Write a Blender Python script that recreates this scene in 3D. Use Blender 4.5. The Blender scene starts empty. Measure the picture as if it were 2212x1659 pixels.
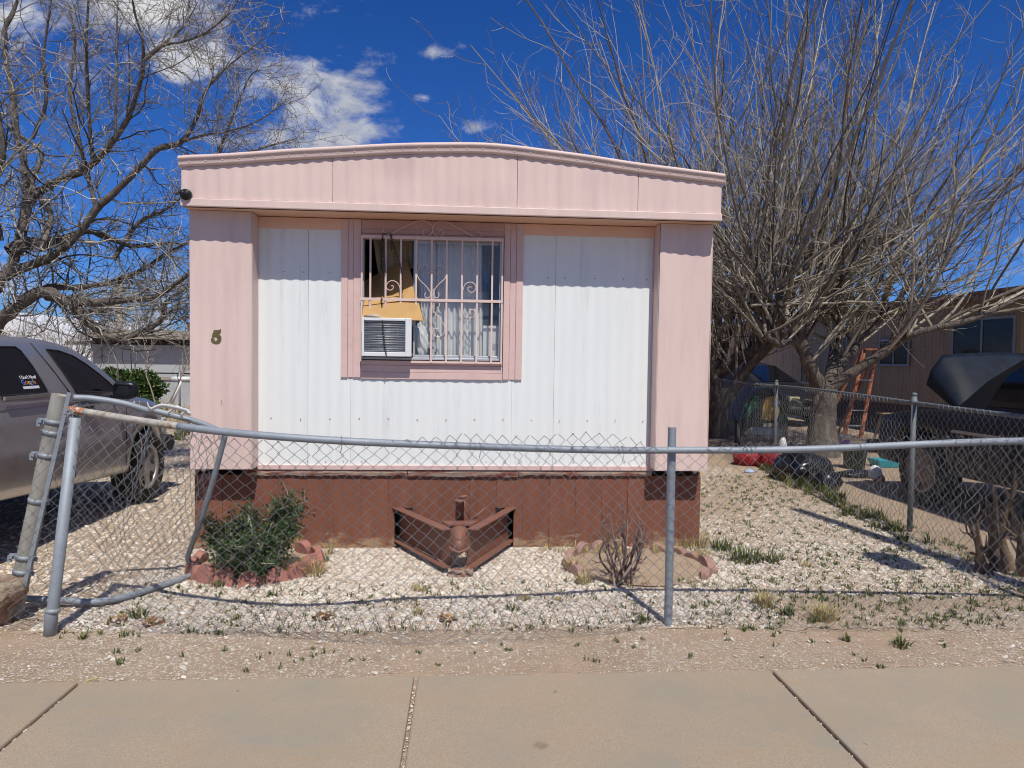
import bpy, math, random
import numpy as np
from mathutils import Vector, Matrix

# ------------------------------------------------------------------ camera
CAM_H = 1.45
F_PX, PITCH, ROLL, YAW = 1509.0, 0.0373, 0.0144, 0.0685   # focal length in px of a 2212 px wide picture
def cam_axes():
    cp, sp, cy, sy = math.cos(PITCH), math.sin(PITCH), math.cos(YAW), math.sin(YAW)
    f = np.array([sy*cp, cy*cp, -sp]); rt = np.array([cy, -sy, 0.0]); up = np.cross(rt, f)
    cr, sr = math.cos(ROLL), math.sin(ROLL)
    return f, cr*rt + sr*up, cr*up - sr*rt
CF, CX, CU = cam_axes()
CO = np.array([0, 0, CAM_H])
scene = bpy.context.scene
col = scene.collection
cam = bpy.data.cameras.new('camera')
cam.sensor_fit = 'HORIZONTAL'; cam.sensor_width = 36.0; cam.lens = 36.0*F_PX/2212.0
cam.clip_start = 0.05; cam.clip_end = 5000
camo = bpy.data.objects.new('camera', cam); col.objects.link(camo)
M4 = Matrix.Identity(4)
for i in range(3):
    M4[i][0], M4[i][1], M4[i][2], M4[i][3] = CX[i], CU[i], -CF[i], CO[i]
camo.matrix_world = M4
scene.camera = camo
scene.cycles.filter_width = 1.05        # a crisp lens

# ------------------------------------------------------------------ light and sky
SUN_D = np.array([-.121, .615, -.965])          # the way the sunlight travels
SUN_D = SUN_D/np.linalg.norm(SUN_D)
sun = bpy.data.lights.new('sun', 'SUN'); sun.energy = 4.35; sun.angle = math.radians(0.5); sun.color = (1, .955, .88)
suno = bpy.data.objects.new('sun', sun); col.objects.link(suno); suno.location = (2, -8, 20)
suno.rotation_euler = Vector(SUN_D).to_track_quat('-Z', 'Y').to_euler()
scene.view_settings.view_transform = 'Standard'; scene.view_settings.look = 'None'
scene.view_settings.exposure = 0.0; scene.view_settings.gamma = 1.0

def ray(x, y): return CF + CX*(x-1106)/F_PX - CU*(y-829.5)/F_PX
def G(x, y, z=0.0):  d = ray(x, y); return CO + d*(z-CAM_H)/d[2]
def PY(x, y, Y):     d = ray(x, y); return CO + d*Y/d[1]
def PX(x, y, X):     d = ray(x, y); return CO + d*X/d[0]

def make_world():
    w = bpy.data.worlds.new('World'); scene.world = w; w.use_nodes = True
    nt = w.node_tree; N = nt.nodes; L = nt.links; N.clear()
    out = N.new('ShaderNodeOutputWorld'); bg = N.new('ShaderNodeBackground'); bg.inputs['Strength'].default_value = 0.10
    L.new(bg.outputs[0], out.inputs[0])
    sky = N.new('ShaderNodeTexSky'); sky.sky_type = 'NISHITA'; sky.sun_disc = False
    sky.sun_elevation = math.radians(57.0); sky.sun_rotation = math.radians(169.0)
    sky.altitude = 1300; sky.air_density = 1.0; sky.dust_density = 0.25; sky.ozone_density = 2.0
    tc = N.new('ShaderNodeTexCoord')
    mul = N.new('ShaderNodeMix'); mul.data_type = 'RGBA'; mul.blend_type = 'MULTIPLY'; mul.inputs[0].default_value = 1
    L.new(sky.outputs[0], mul.inputs[6])
    # direction on the plane y = 1 (the sky in front of the street)
    sep = N.new('ShaderNodeSeparateXYZ'); L.new(tc.outputs['Generated'], sep.inputs[0])
    def m(op, a, b=None, c=None):
        n = N.new('ShaderNodeMath'); n.operation = op
        for i, v in enumerate((a, b, c)):
            if v is None: continue
            if isinstance(v, (int, float)): n.inputs[i].default_value = v
            else: L.new(v, n.inputs[i])
        return n.outputs[0]
    yy = m('MAXIMUM', sep.outputs[1], 0.05)
    u = m('DIVIDE', sep.outputs[0], yy); v = m('DIVIDE', sep.outputs[2], yy)
    gm = N.new('ShaderNodeMapRange'); gm.inputs['From Min'].default_value = .02; gm.inputs['From Max'].default_value = .62; L.new(sep.outputs[2], gm.inputs[0])
    tm = N.new('ShaderNodeMix'); tm.data_type = 'RGBA'; L.new(gm.outputs[0], tm.inputs[0]); tm.inputs[6].default_value = SKY_LOW; tm.inputs[7].default_value = SKY_TINT; L.new(tm.outputs[2], mul.inputs[7])
    cmb = N.new('ShaderNodeCombineXYZ'); L.new(u, cmb.inputs[0]); L.new(v, cmb.inputs[2])
    nz = N.new('ShaderNodeTexNoise'); nz.inputs['Scale'].default_value = 8.5; nz.inputs['Detail'].default_value = 12
    nz.inputs['Roughness'].default_value = 0.66; nz.inputs['Distortion'].default_value = 0.35
    mp = N.new('ShaderNodeMapping'); mp.inputs['Scale'].default_value = (1, 1, 1.5); L.new(cmb.outputs[0], mp.inputs[0])
    L.new(mp.outputs[0], nz.inputs['Vector'])
    total = None
    blobs = [(700, 185, 125, 75, .80), (590, 175, 120, 75, .80), (430, 125, 160, 60, .90), (650, 250, 90, 65, .72), (230, 15, 330, 75, .92), (60, 30, 200, 80, .8),
             (790, 292, 120, 34, .88), (650, 300, 120, 40, .75), (1030, 272, 55, 16, .62), (935, 114, 50, 14, .6), (735, 100, 28, 10, .5),
             (1005, 100, 22, 10, .42), (910, 210, 26, 10, .45), (815, 120, 60, 40, .45), (560, 330, 120, 70, .55),
             (250, 640, 340, 70, .62), (420, 560, 120, 60, .5), (120, 700, 300, 40, .7), (1700, 690, 240, 60, .62), (2100, 560, 160, 70, .55), (1560, 600, 100, 80, .45)]
    for (px, py, rx, ry, a) in blobs:
        d = ray(px, py); bu, bv = d[0]/d[1], d[2]/d[1]
        du = m('MULTIPLY', m('SUBTRACT', u, float(bu)), 1509.0/rx); dv = m('MULTIPLY', m('SUBTRACT', v, float(bv)), 1509.0/ry)
        r2 = m('ADD', m('MULTIPLY', du, du), m('MULTIPLY', dv, dv))
        g = m('MULTIPLY', m('POWER', 2.718, m('MULTIPLY', r2, -0.9)), a)
        total = g if total is None else m('MAXIMUM', total, g)
    dens = m('ADD', m('MULTIPLY', total, 1.0), m('MULTIPLY', m('SUBTRACT', nz.outputs[0], .5), 3.1))
    mr = N.new('ShaderNodeMapRange'); mr.interpolation_type = 'SMOOTHSTEP'
    mr.inputs['From Min'].default_value = 0.31; mr.inputs['From Max'].default_value = 1.05
    L.new(dens, mr.inputs[0])
    front = N.new('ShaderNodeMapRange'); front.inputs['From Min'].default_value = 0.1; front.inputs['From Max'].default_value = 0.3
    L.new(sep.outputs[1], front.inputs[0])
    fac = m('MULTIPLY', m('MULTIPLY', mr.outputs[0], front.outputs[0]), .94)
    # unseen loose clouds added behind the camera as neutral fill light
    n3 = N.new('ShaderNodeTexNoise'); n3.inputs['Scale'].default_value = 2.6; n3.inputs['Detail'].default_value = 7; L.new(tc.outputs['Generated'], n3.inputs['Vector'])
    m3 = N.new('ShaderNodeMapRange'); m3.interpolation_type = 'SMOOTHSTEP'; m3.inputs['From Min'].default_value = .47; m3.inputs['From Max'].default_value = .66; L.new(n3.outputs[0], m3.inputs[0])
    back = N.new('ShaderNodeMapRange'); back.inputs['From Min'].default_value = 0.0; back.inputs['From Max'].default_value = -0.3; L.new(sep.outputs[1], back.inputs[0])
    fac = m('MAXIMUM', fac, m('MULTIPLY', m('MULTIPLY', m3.outputs[0], back.outputs[0]), .8))
    nz2 = N.new('ShaderNodeTexNoise'); nz2.inputs['Scale'].default_value = 13; nz2.inputs['Detail'].default_value = 6
    mp2 = N.new('ShaderNodeMapping'); mp2.inputs['Location'].default_value = (.35, .2, .6); L.new(cmb.outputs[0], mp2.inputs[0]); L.new(mp2.outputs[0], nz2.inputs['Vector'])
    rmp = N.new('ShaderNodeValToRGB'); L.new(nz2.outputs[0], rmp.inputs[0])
    rmp.color_ramp.elements[0].position = .35; rmp.color_ramp.elements[0].color = (4.6, 4.8, 5.3, 1)
    rmp.color_ramp.elements[1].position = .62; rmp.color_ramp.elements[1].color = (7.4, 7.45, 7.5, 1)
    mx = N.new('ShaderNodeMix'); mx.data_type = 'RGBA'; L.new(fac, mx.inputs[0]); L.new(mul.outputs[2], mx.inputs[6]); L.new(rmp.outputs[0], mx.inputs[7])
    L.new(mx.outputs[2], bg.inputs[0])
SKY_TINT = (0.10, 0.42, 0.98, 1); SKY_LOW = (0.25, 0.50, 1.0, 1)
make_world()

# ------------------------------------------------------------------ helpers
rng = np.random.default_rng(7)
class MB:
    """collects shapes; build() links them as ONE mesh object"""
    def __init__(s): s.v = []; s.f = []; s.n = 0; s.sm = []
    def add(s, v, f, smooth=False):
        v = np.asarray(v, float).reshape(-1, 3)
        s.v.append(v); o = s.n
        s.f += [tuple(int(i)+o for i in q) for q in f]; s.sm += [smooth]*len(f); s.n += len(v); return s
    def box(s, a, b, R=None, c=None):
        a, b = np.minimum(a, b).astype(float), np.maximum(a, b).astype(float)
        v = np.array([[x, y, z] for z in (a[2], b[2]) for y in (a[1], b[1]) for x in (a[0], b[0])])
        if R is not None:
            c0 = (a+b)/2 if c is None else np.asarray(c, float); v = (v-c0)@np.asarray(R).T + c0
        return s.add(v, [(0,2,3,1), (4,5,7,6), (0,1,5,4), (2,6,7,3), (0,4,6,2), (1,3,7,5)])
    def obox(s, p, q, wdir, w, h):
        """a bar from p to q, w wide along wdir and h deep across"""
        p, q = np.asarray(p, float), np.asarray(q, float); t = q-p; t /= np.linalg.norm(t)
        wd = np.asarray(wdir, float); wd = wd - t*(wd@t); wd /= np.linalg.norm(wd); hd = np.cross(t, wd)
        v = [e + wd*a*w/2 + hd*b*h/2 for e in (p, q) for a, b in ((-1,-1), (1,-1), (1,1), (-1,1))]
        return s.add(v, [(0,3,2,1), (4,5,6,7), (0,1,5,4), (1,2,6,5), (2,3,7,6), (3,0,4,7)])
    def tube(s, pts, r, k=8, caps=True, smooth=True):
        pts = np.asarray(pts, float); n = len(pts); r = np.broadcast_to(np.asarray(r, float), (n,))
        t = np.gradient(pts, axis=0); t /= np.linalg.norm(t, axis=1)[:, None]+1e-12
        ref = np.array([0, 0, 1.0]) if abs(t[0][2]) < .9 else np.array([1.0, 0, 0])
        A = np.zeros((n, 3)); a = np.cross(t[0], ref); a /= np.linalg.norm(a)
        for i in range(n):
            a = a - t[i]*(a@t[i]); a /= np.linalg.norm(a)+1e-12; A[i] = a
        B = np.cross(t, A); th = np.linspace(0, 2*math.pi, k, endpoint=False)
        v = pts[:, None]+r[:, None, None]*(A[:, None]*np.cos(th)[None, :, None]+B[:, None]*np.sin(th)[None, :, None])
        f = [(i*k+j, i*k+(j+1) % k, (i+1)*k+(j+1) % k, (i+1)*k+j) for i in range(n-1) for j in range(k)]
        s.add(v, f, smooth)
        if caps:
            s.f += [tuple(s.n-n*k+j for j in range(k-1, -1, -1)), tuple(s.n-k+j for j in range(k))]; s.sm += [False, False]
        return s
    def grid(s, P, smooth=True, close_u=False):
        P = np.asarray(P, float); a, b = P.shape[:2]
        aa = a if close_u else a-1
        f = [(i*b+j, ((i+1) % a)*b+j, ((i+1) % a)*b+j+1, i*b+j+1) for i in range(aa) for j in range(b-1)]
        return s.add(P, f, smooth)
    def prism(s, poly, h):
        """poly: planar outline (3-D points), h: extrusion vector"""
        p = np.asarray(poly, float); n = len(p); q = p+np.asarray(h, float)
        s.add(np.vstack([p, q]), [tuple(range(n-1, -1, -1)), tuple(range(n, 2*n))]+[(i, (i+1) % n, n+(i+1) % n, n+i) for i in range(n)]); return s
    def lathe(s, c, axis, prof, k=20, smooth=True):
        """prof: (radius, distance along axis)"""
        ax = np.asarray(axis, float); ax /= np.linalg.norm(ax)
        ref = np.array([0, 0, 1.0]) if abs(ax[2]) < .9 else np.array([1.0, 0, 0])
        a = np.cross(ax, ref); a /= np.linalg.norm(a); b = np.cross(ax, a); th = np.linspace(0, 2*math.pi, k, endpoint=False)
        P = np.array([[np.asarray(c)+ax*h+r*(a*math.cos(t)+b*math.sin(t)) for r, h in prof] for t in th])
        return s.grid(P, smooth, close_u=True)
    def blob(s, c, r, seed=0, amp=.25, sub=2, flat=1.0):
        v, f = ico(sub); g = np.random.default_rng(seed); q = v.copy()
        for k in range(5):
            d = g.normal(size=3); d /= np.linalg.norm(d); q = q*(1+amp*.5*np.sin(v@d*(2.2+1.3*k)+g.uniform(0, 6))[:, None]/(1+.5*k))
        return s.add(q*np.asarray(r, float)*np.array([1, 1, flat])+np.asarray(c, float), f, True)
    def build(s, name, m, parent=None, bevel=0, loc=None):
        v = np.vstack(s.v); org = origin_of(parent)
        if parent is None and loc is not None: org = np.asarray(loc, float)
        me = bpy.data.meshes.new(name); me.from_pydata((v-org).tolist(), [], s.f); me.validate()
        if len(me.polygons) == len(s.sm): me.polygons.foreach_set('use_smooth', s.sm)
        o = bpy.data.objects.new(name, me); col.objects.link(o); me.materials.append(m)
        if parent is not None: o.parent = parent
        elif loc is not None: o.location = loc
        if bevel:
            b = o.modifiers.new('bevel', 'BEVEL'); b.width = bevel; b.segments = 2; b.limit_method = 'ANGLE'; b.angle_limit = math.radians(35)
        return o
def origin_of(p):
    o = np.zeros(3)
    while p is not None: o = o+np.array(p.location); p = p.parent
    return o
_ico = {}
def ico(sub):
    if sub in _ico: return _ico[sub]
    t = (1+5**.5)/2
    v = [(-1,t,0),(1,t,0),(-1,-t,0),(1,-t,0),(0,-1,t),(0,1,t),(0,-1,-t),(0,1,-t),(t,0,-1),(t,0,1),(-t,0,-1),(-t,0,1)]
    f = [(0,11,5),(0,5,1),(0,1,7),(0,7,10),(0,10,11),(1,5,9),(5,11,4),(11,10,2),(10,7,6),(7,1,8),(3,9,4),(3,4,2),(3,2,6),(3,6,8),(3,8,9),(4,9,5),(2,4,11),(6,2,10),(8,6,7),(9,8,1)]
    v = [np.array(q)/np.linalg.norm(q) for q in v]
    for _ in range(sub):
        c = {}; nf = []
        def mid(a, b):
            k = (min(a, b), max(a, b))
            if k not in c: q = v[a]+v[b]; v.append(q/np.linalg.norm(q)); c[k] = len(v)-1
            return c[k]
        for a, b, d in f:
            x, y, z = mid(a, b), mid(b, d), mid(d, a); nf += [(a,x,z),(b,y,x),(d,z,y),(x,y,z)]
        f = nf
    _ico[sub] = (np.array(v), f); return _ico[sub]
def raw_mesh(name, V, Fq, m, parent=None, smooth=True):
    """fast path: V (n,3), Fq (m,3|4)"""
    V = np.ascontiguousarray(V-origin_of(parent), dtype=np.float32); Fq = np.ascontiguousarray(Fq, dtype=np.int32)
    me = bpy.data.meshes.new(name); k = Fq.shape[1]
    me.vertices.add(len(V)); me.vertices.foreach_set('co', V.ravel())
    me.loops.add(Fq.size); me.loops.foreach_set('vertex_index', Fq.ravel())
    me.polygons.add(len(Fq)); me.polygons.foreach_set('loop_start', np.arange(0, Fq.size, k, dtype=np.int32))
    try: me.polygons.foreach_set('loop_total', np.full(len(Fq), k, dtype=np.int32))
    except Exception: pass
    me.polygons.foreach_set('use_smooth', np.full(len(Fq), smooth, dtype=bool))
    me.update(calc_edges=True); me.materials.append(m)
    o = bpy.data.objects.new(name, me); col.objects.link(o)
    if parent is not None: o.parent = parent
    return o
def tubes(polys, k):
    """many tapering tubes at once; polys: list of (pts(n,3), radii(n))"""
    by = {}
    for p, r in polys: by.setdefault(len(p), []).append((p, r))
    VS, FS, off = [], [], 0
    for n, L in by.items():
        P = np.array([p for p, _ in L]); R = np.array([r for _, r in L]); m = len(L)
        T = np.gradient(P, axis=1); T /= np.linalg.norm(T, axis=2, keepdims=True)+1e-12
        t0 = P[:, -1]-P[:, 0]; ref = np.where(np.abs(t0[:, 2:3]) > .8*np.linalg.norm(t0, axis=1, keepdims=True), np.array([[1.0, .1, 0]]), np.array([[0.05, 0, 1.0]]))
        A = np.cross(T, ref[:, None, :]); A /= np.linalg.norm(A, axis=2, keepdims=True)+1e-12; B = np.cross(T, A)
        th = np.linspace(0, 2*math.pi, k, endpoint=False)
        V = P[:, :, None]+R[:, :, None, None]*(A[:, :, None]*np.cos(th)[:, None]+B[:, :, None]*np.sin(th)[:, None])
        i, j = np.meshgrid(np.arange(n-1), np.arange(k), indexing='ij'); j2 = (j+1) % k
        q = np.stack([i*k+j, i*k+j2, (i+1)*k+j2, (i+1)*k+j], -1).reshape(-1, 4)
        FS.append((q[None]+(np.arange(m)*n*k)[:, None, None]).reshape(-1, 4)+off); VS.append(V.reshape(-1, 3)); off += m*n*k
    return np.vstack(VS), np.vstack(FS)
def tag(o, label, cat, group=None, kind=None):
    if label: o['label'] = label
    if cat: o['category'] = cat
    if group: o['group'] = group
    if kind: o['kind'] = kind
    return o
def thing(name, label, cat, loc=(0, 0, 0), group=None):
    o = bpy.data.objects.new(name, None); o.empty_display_size = .2; col.objects.link(o); o.location = tuple(float(x) for x in loc)
    return tag(o, label, cat, group)
def struct(o): o['kind'] = 'structure'; return o
def copy_tree(o, loc=None, parent=None):
    c = o.copy(); col.objects.link(c)
    if parent is not None: c.parent = parent
    if loc is not None: c.location = loc
    for ch in list(o.children): copy_tree(ch, None, c)
    return c
def rotz(a): c, s = math.cos(a), math.sin(a); return np.array([[c, -s, 0], [s, c, 0], [0, 0, 1.0]])
def rotx(a): c, s = math.cos(a), math.sin(a); return np.array([[1.0, 0, 0], [0, c, -s], [0, s, c]])
def roty(a): c, s = math.cos(a), math.sin(a); return np.array([[c, 0, s], [0, 1.0, 0], [-s, 0, c]])
def spline(pts, n):
    """smooth curve through points"""
    p = np.asarray(pts, float); p = np.vstack([2*p[0]-p[1], p, 2*p[-1]-p[-2]]); out = []
    seg = len(p)-3
    for t in np.linspace(0, seg-1e-9, n):
        i = int(t); f = t-i; a, b, c, d = p[i:i+4]
        out.append(.5*((2*b)+(c-a)*f+(2*a-5*b+4*c-d)*f*f+(3*b-a-3*c+d)*f**3))
    return np.array(out)

# ------------------------------------------------------------------ materials
def mat(name, c, rough=.7, metal=0.0, var=.15, vs=6.0, bump=0.0, bs=60.0, c2=None, c2s=3.0, c2t=(.56, .66), spec=.4, vscale=(1, 1, 1), trans=0, coat=0, bdist=.01):
    m = bpy.data.materials.new(name); m.use_nodes = True; nt = m.node_tree; N = nt.nodes; L = nt.links
    b = N['Principled BSDF']; b.inputs['Roughness'].default_value = rough; b.inputs['Metallic'].default_value = metal
    b.inputs['Specular IOR Level'].default_value = spec
    if coat: b.inputs['Coat Weight'].default_value = coat; b.inputs['Coat Roughness'].default_value = .08
    tc = N.new('ShaderNodeTexCoord'); mp = N.new('ShaderNodeMapping'); mp.inputs['Scale'].default_value = vscale
    L.new(tc.outputs['Object'], mp.inputs[0])
    nz = N.new('ShaderNodeTexNoise'); nz.inputs['Scale'].default_value = vs; nz.inputs['Detail'].default_value = 6; nz.inputs['Roughness'].default_value = .65
    L.new(mp.outputs[0], nz.inputs['Vector'])
    rp = N.new('ShaderNodeValToRGB'); e = rp.color_ramp.elements; e[0].position = .3; e[1].position = .7
    c = np.array(c[:3]); e[0].color = (*np.clip(c*(1-var), 0, 1), 1); e[1].color = (*np.clip(c*(1+var), 0, 1), 1)
    L.new(nz.outputs[0], rp.inputs[0]); outc = rp.outputs[0]
    if c2 is not None:
        n2 = N.new('ShaderNodeTexNoise'); n2.inputs['Scale'].default_value = c2s; n2.inputs['Detail'].default_value = 8; n2.inputs['Roughness'].default_value = .7
        m2 = N.new('ShaderNodeMapping'); m2.inputs['Location'].default_value = (3.1, 1.7, 5.3); m2.inputs['Scale'].default_value = vscale
        L.new(tc.outputs['Object'], m2.inputs[0]); L.new(m2.outputs[0], n2.inputs['Vector'])
        mr = N.new('ShaderNodeMapRange'); mr.inputs['From Min'].default_value = c2t[0]; mr.inputs['From Max'].default_value = c2t[1]; L.new(n2.outputs[0], mr.inputs[0])
        mx = N.new('ShaderNodeMix'); mx.data_type = 'RGBA'; L.new(mr.outputs[0], mx.inputs[0]); L.new(outc, mx.inputs[6]); mx.inputs[7].default_value = (*c2, 1); outc = mx.outputs[2]
    L.new(outc, b.inputs['Base Color'])
    if bump:
        n3 = N.new('ShaderNodeTexNoise'); n3.inputs['Scale'].default_value = bs; n3.inputs['Detail'].default_value = 5; L.new(mp.outputs[0], n3.inputs['Vector'])
        bp = N.new('ShaderNodeBump'); bp.inputs['Strength'].default_value = bump; bp.inputs['Distance'].default_value = bdist; L.new(n3.outputs[0], bp.inputs['Height']); L.new(bp.outputs[0], b.inputs['Normal'])
    return m
def island_mat(name, stops, rough=.8, vs=30, var=.12, sub=False):
    """colour picked per loose piece (stones, twigs, leaves)"""
    m = bpy.data.materials.new(name); m.use_nodes = True; nt = m.node_tree; N = nt.nodes; L = nt.links
    b = N['Principled BSDF']; b.inputs['Roughness'].default_value = rough; b.inputs['Specular IOR Level'].default_value = .25
    g = N.new('ShaderNodeNewGeometry'); rp = N.new('ShaderNodeValToRGB'); rp.color_ramp.interpolation = 'LINEAR'
    el = rp.color_ramp.elements
    while len(el) < len(stops): el.new(.5)
    for e, (p, c) in zip(el, stops): e.position = p; e.color = (*c, 1)
    L.new(g.outputs['Random Per Island'], rp.inputs[0])
    tc = N.new('ShaderNodeTexCoord'); nz = N.new('ShaderNodeTexNoise'); nz.inputs['Scale'].default_value = vs; L.new(tc.outputs['Object'], nz.inputs['Vector'])
    mr = N.new('ShaderNodeMapRange'); mr.inputs['From Min'].default_value = .3; mr.inputs['From Max'].default_value = .7; mr.inputs['To Min'].default_value = 1-var; mr.inputs['To Max'].default_value = 1+var; L.new(nz.outputs[0], mr.inputs[0])
    mx = N.new('ShaderNodeMix'); mx.data_type = 'RGBA'; mx.blend_type = 'MULTIPLY'; mx.inputs[0].default_value = 1; L.new(rp.outputs[0], mx.inputs[6])
    cb = N.new('ShaderNodeCombineColor'); [L.new(mr.outputs[0], cb.inputs[i]) for i in range(3)]; L.new(cb.outputs[0], mx.inputs[7]); L.new(mx.outputs[2], b.inputs['Base Color'])
    return m
def glass_mat(name, tint=(.9, .95, .95), refl=.12, rough=.01, dirt=.06):
    m = bpy.data.materials.new(name); m.use_nodes = True; nt = m.node_tree; N = nt.nodes; L = nt.links; N.clear()
    o = N.new('ShaderNodeOutputMaterial'); t = N.new('ShaderNodeBsdfTransparent'); t.inputs[0].default_value = (*tint, 1)
    g = N.new('ShaderNodeBsdfGlossy'); g.inputs['Roughness'].default_value = rough
    d = N.new('ShaderNodeBsdfDiffuse'); d.inputs[0].default_value = (.55, .53, .5, 1)
    fr = N.new('ShaderNodeLayerWeight'); fr.inputs[0].default_value = .5
    pw = N.new('ShaderNodeMath'); pw.operation = 'POWER'; L.new(fr.outputs['Facing'], pw.inputs[0]); pw.inputs[1].default_value = 4.0
    ad = N.new('ShaderNodeMath'); ad.operation = 'ADD'; L.new(pw.outputs[0], ad.inputs[0]); ad.inputs[1].default_value = refl; ad.use_clamp = True
    mx = N.new('ShaderNodeMixShader'); L.new(ad.outputs[0], mx.inputs[0]); L.new(t.outputs[0], mx.inputs[1]); L.new(g.outputs[0], mx.inputs[2])
    tc = N.new('ShaderNodeTexCoord'); nz = N.new('ShaderNodeTexNoise'); nz.inputs['Scale'].default_value = 5; nz.inputs['Detail'].default_value = 6; L.new(tc.outputs['Object'], nz.inputs['Vector'])
    mr = N.new('ShaderNodeMapRange'); mr.inputs['From Min'].default_value = .35; mr.inputs['From Max'].default_value = .75; mr.inputs['To Max'].default_value = dirt*2; L.new(nz.outputs[0], mr.inputs[0])
    m2 = N.new('ShaderNodeMixShader'); L.new(mr.outputs[0], m2.inputs[0]); L.new(mx.outputs[0], m2.inputs[1]); L.new(d.outputs[0], m2.inputs[2])
    L.new(m2.outputs[0], o.inputs[0]); return m

M = {}
from mathutils.geometry import tessellate_polygon
M['dirt'] = mat('dirt', (.355, .265, .185), .95, var=.14, vs=2.2, bump=.6, bs=70, c2=(.43, .34, .25), c2s=14, c2t=(.5, .7), bdist=.02, spec=.1)
M['gravelbase'] = mat('gravel_base', (.34, .25, .17), .95, var=.25, vs=60, bump=.8, bs=90, c2=(.5, .42, .32), c2s=70, c2t=(.45, .6), spec=.1)
M['concrete'] = mat('sidewalk_concrete', (.365, .29, .208), .9, var=.24, vs=170, bump=.4, bs=300, c2=(.305, .272, .21), c2s=1.9, c2t=(.44, .68), spec=.2, bdist=.004)
M['asphalt'] = mat('asphalt', (.06, .06, .06), .9, var=.2, vs=80, bump=.4, bs=200)
M['pink'] = mat('pink_paint', (.70, .535, .475), .5, var=.05, vs=7, bump=.10, bs=30, c2=(.60, .45, .415), c2s=3.5, c2t=(.5, .75), vscale=(1.6, 1.6, .22), spec=.35)
M['pinktrim'] = mat('pink_trim_paint', (.66, .47, .43), .5, var=.05, vs=9, bump=.1, bs=40, c2=(.55, .38, .33), c2s=6, c2t=(.55, .8), spec=.35)
M['white'] = mat('white_siding_paint', (.765, .785, .76), .45, var=.025, vs=4, bump=.05, bs=20, c2=(.62, .635, .64), c2s=5, c2t=(.58, .74), vscale=(2.2, 2.2, .15), spec=.35)
M['brown'] = mat('brown_plywood_paint', (.195, .078, .048), .62, var=.13, vs=5, bump=.35, bs=55, c2=(.25, .115, .075), c2s=7, c2t=(.58, .74), vscale=(2.5, 2.5, .5), spec=.3)
M['brownsteel'] = mat('brown_painted_steel', (.20, .090, .062), .5, var=.12, vs=12, bump=.15, bs=50, c2=(.36, .25, .19), c2s=22, c2t=(.64, .72), spec=.4)
M['weathered'] = mat('weathered_board', (.34, .25, .19), .85, var=.3, vs=12, bump=.5, bs=60, c2=(.18, .06, .04), c2s=9, c2t=(.48, .56), vscale=(.5, 1, 3))
M['pinkdark'] = mat('dusty_rose_paint', (.52, .33, .29), .5, var=.06, vs=8, bump=.1, bs=40, spec=.3)
M['bouncetrim'] = mat('bounce_lit_trim', (.80, .52, .38), .5, var=.05, vs=8, bump=.1, bs=40, spec=.3)  # salmon trim, warm light bounced off the ground put into the colour
M['roofpaint'] = mat('roof_paint', (.68, .57, .53), .6, var=.08, vs=5)
M['galv'] = mat('galvanised_steel', (.27, .30, .33), .6, metal=.25, var=.12, vs=18, c2=(.30, .31, .32), c2s=14, c2t=(.55, .7), spec=.5)
M['dgalv'] = mat('dull_shaded_pipe', (.15, .165, .175), .65, metal=.25, var=.2, vs=14)  # dull grey pipe, tree shade on the side fence partly put into its tone
M['wire'] = mat('fence_wire', (.27, .28, .29), .55, metal=.35, var=.25, vs=9)
M['oldgalv'] = mat('weathered_pipe', (.33, .315, .275), .75, metal=.2, var=.25, vs=14, bump=.2, bs=60, c2=(.24, .17, .11), c2s=10, c2t=(.56, .7), vscale=(1, 1, .3))
M['oldboard'] = mat('old_grey_board', (.33, .29, .235), .9, var=.25, vs=8, bump=.5, bs=40, c2=(.12, .10, .085), c2s=5, c2t=(.55, .65), vscale=(.3, 1, 3))
M['rust'] = mat('rusty_pipe', (.40, .15, .06), .85, var=.3, vs=20, c2=(.55, .52, .48), c2s=14, c2t=(.55, .6))
M['palepipe'] = mat('peeling_white_pipe', (.42, .395, .34), .75, metal=.1, var=.2, vs=14, c2=(.27, .20, .14), c2s=15, c2t=(.52, .64))
M['darkiron'] = mat('dark_iron', (.04, .04, .042), .5, metal=.6, var=.3, vs=30)
M['brass'] = mat('aged_brass', (.17, .14, .05), .45, metal=.4, var=.25, vs=25)
M['black'] = mat('black_plastic', (.014, .015, .018), .35, var=.2, vs=12)
M['alu'] = mat('aluminium_frame', (.46, .48, .50), .4, metal=.4, var=.08, vs=12)
M['inside'] = mat('room_inside', (.20, .18, .16), .9, var=.2, vs=3)
M['glass'] = glass_mat('window_glass', tint=(.975, .975, .97), refl=.045, dirt=.05)
M['curtain'] = mat('white_curtain', (.72, .73, .72), .9, var=.05, vs=4)
M['tancloth'] = mat('tan_curtain', (.50, .42, .30), .9, var=.12, vs=4)
M['cardboard'] = mat('cardboard', (.50, .30, .115), .8, var=.08, vs=9)
M['acwhite'] = mat('cream_enamel', (.72, .73, .72), .4, var=.05, vs=10)
M['acfin'] = mat('condenser_fins', (.13, .14, .16), .45, metal=.5, var=.5, vs=120, vscale=(1, 1, .3))
M['rock'] = mat('pale_rock', (.44, .36, .27), .9, var=.25, vs=20, bump=.6, bs=60)
M['bluecloth'] = mat('blue_cloth', (.02, .07, .25), .8, var=.4, vs=30)
M['red'] = mat('red_cloth', (.26, .012, .016), .7, var=.35, vs=14)
M['edging'] = mat('red_concrete_edging', (.34, .15, .115), .9, var=.14, vs=9, bump=.4, bs=90, c2=(.42, .24, .19), c2s=6, c2t=(.5, .7))
M['edging2'] = mat('faded_concrete_edging', (.33, .185, .145), .9, var=.14, vs=9, bump=.4, bs=90, c2=(.36, .25, .21), c2s=6, c2t=(.45, .65))
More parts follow.
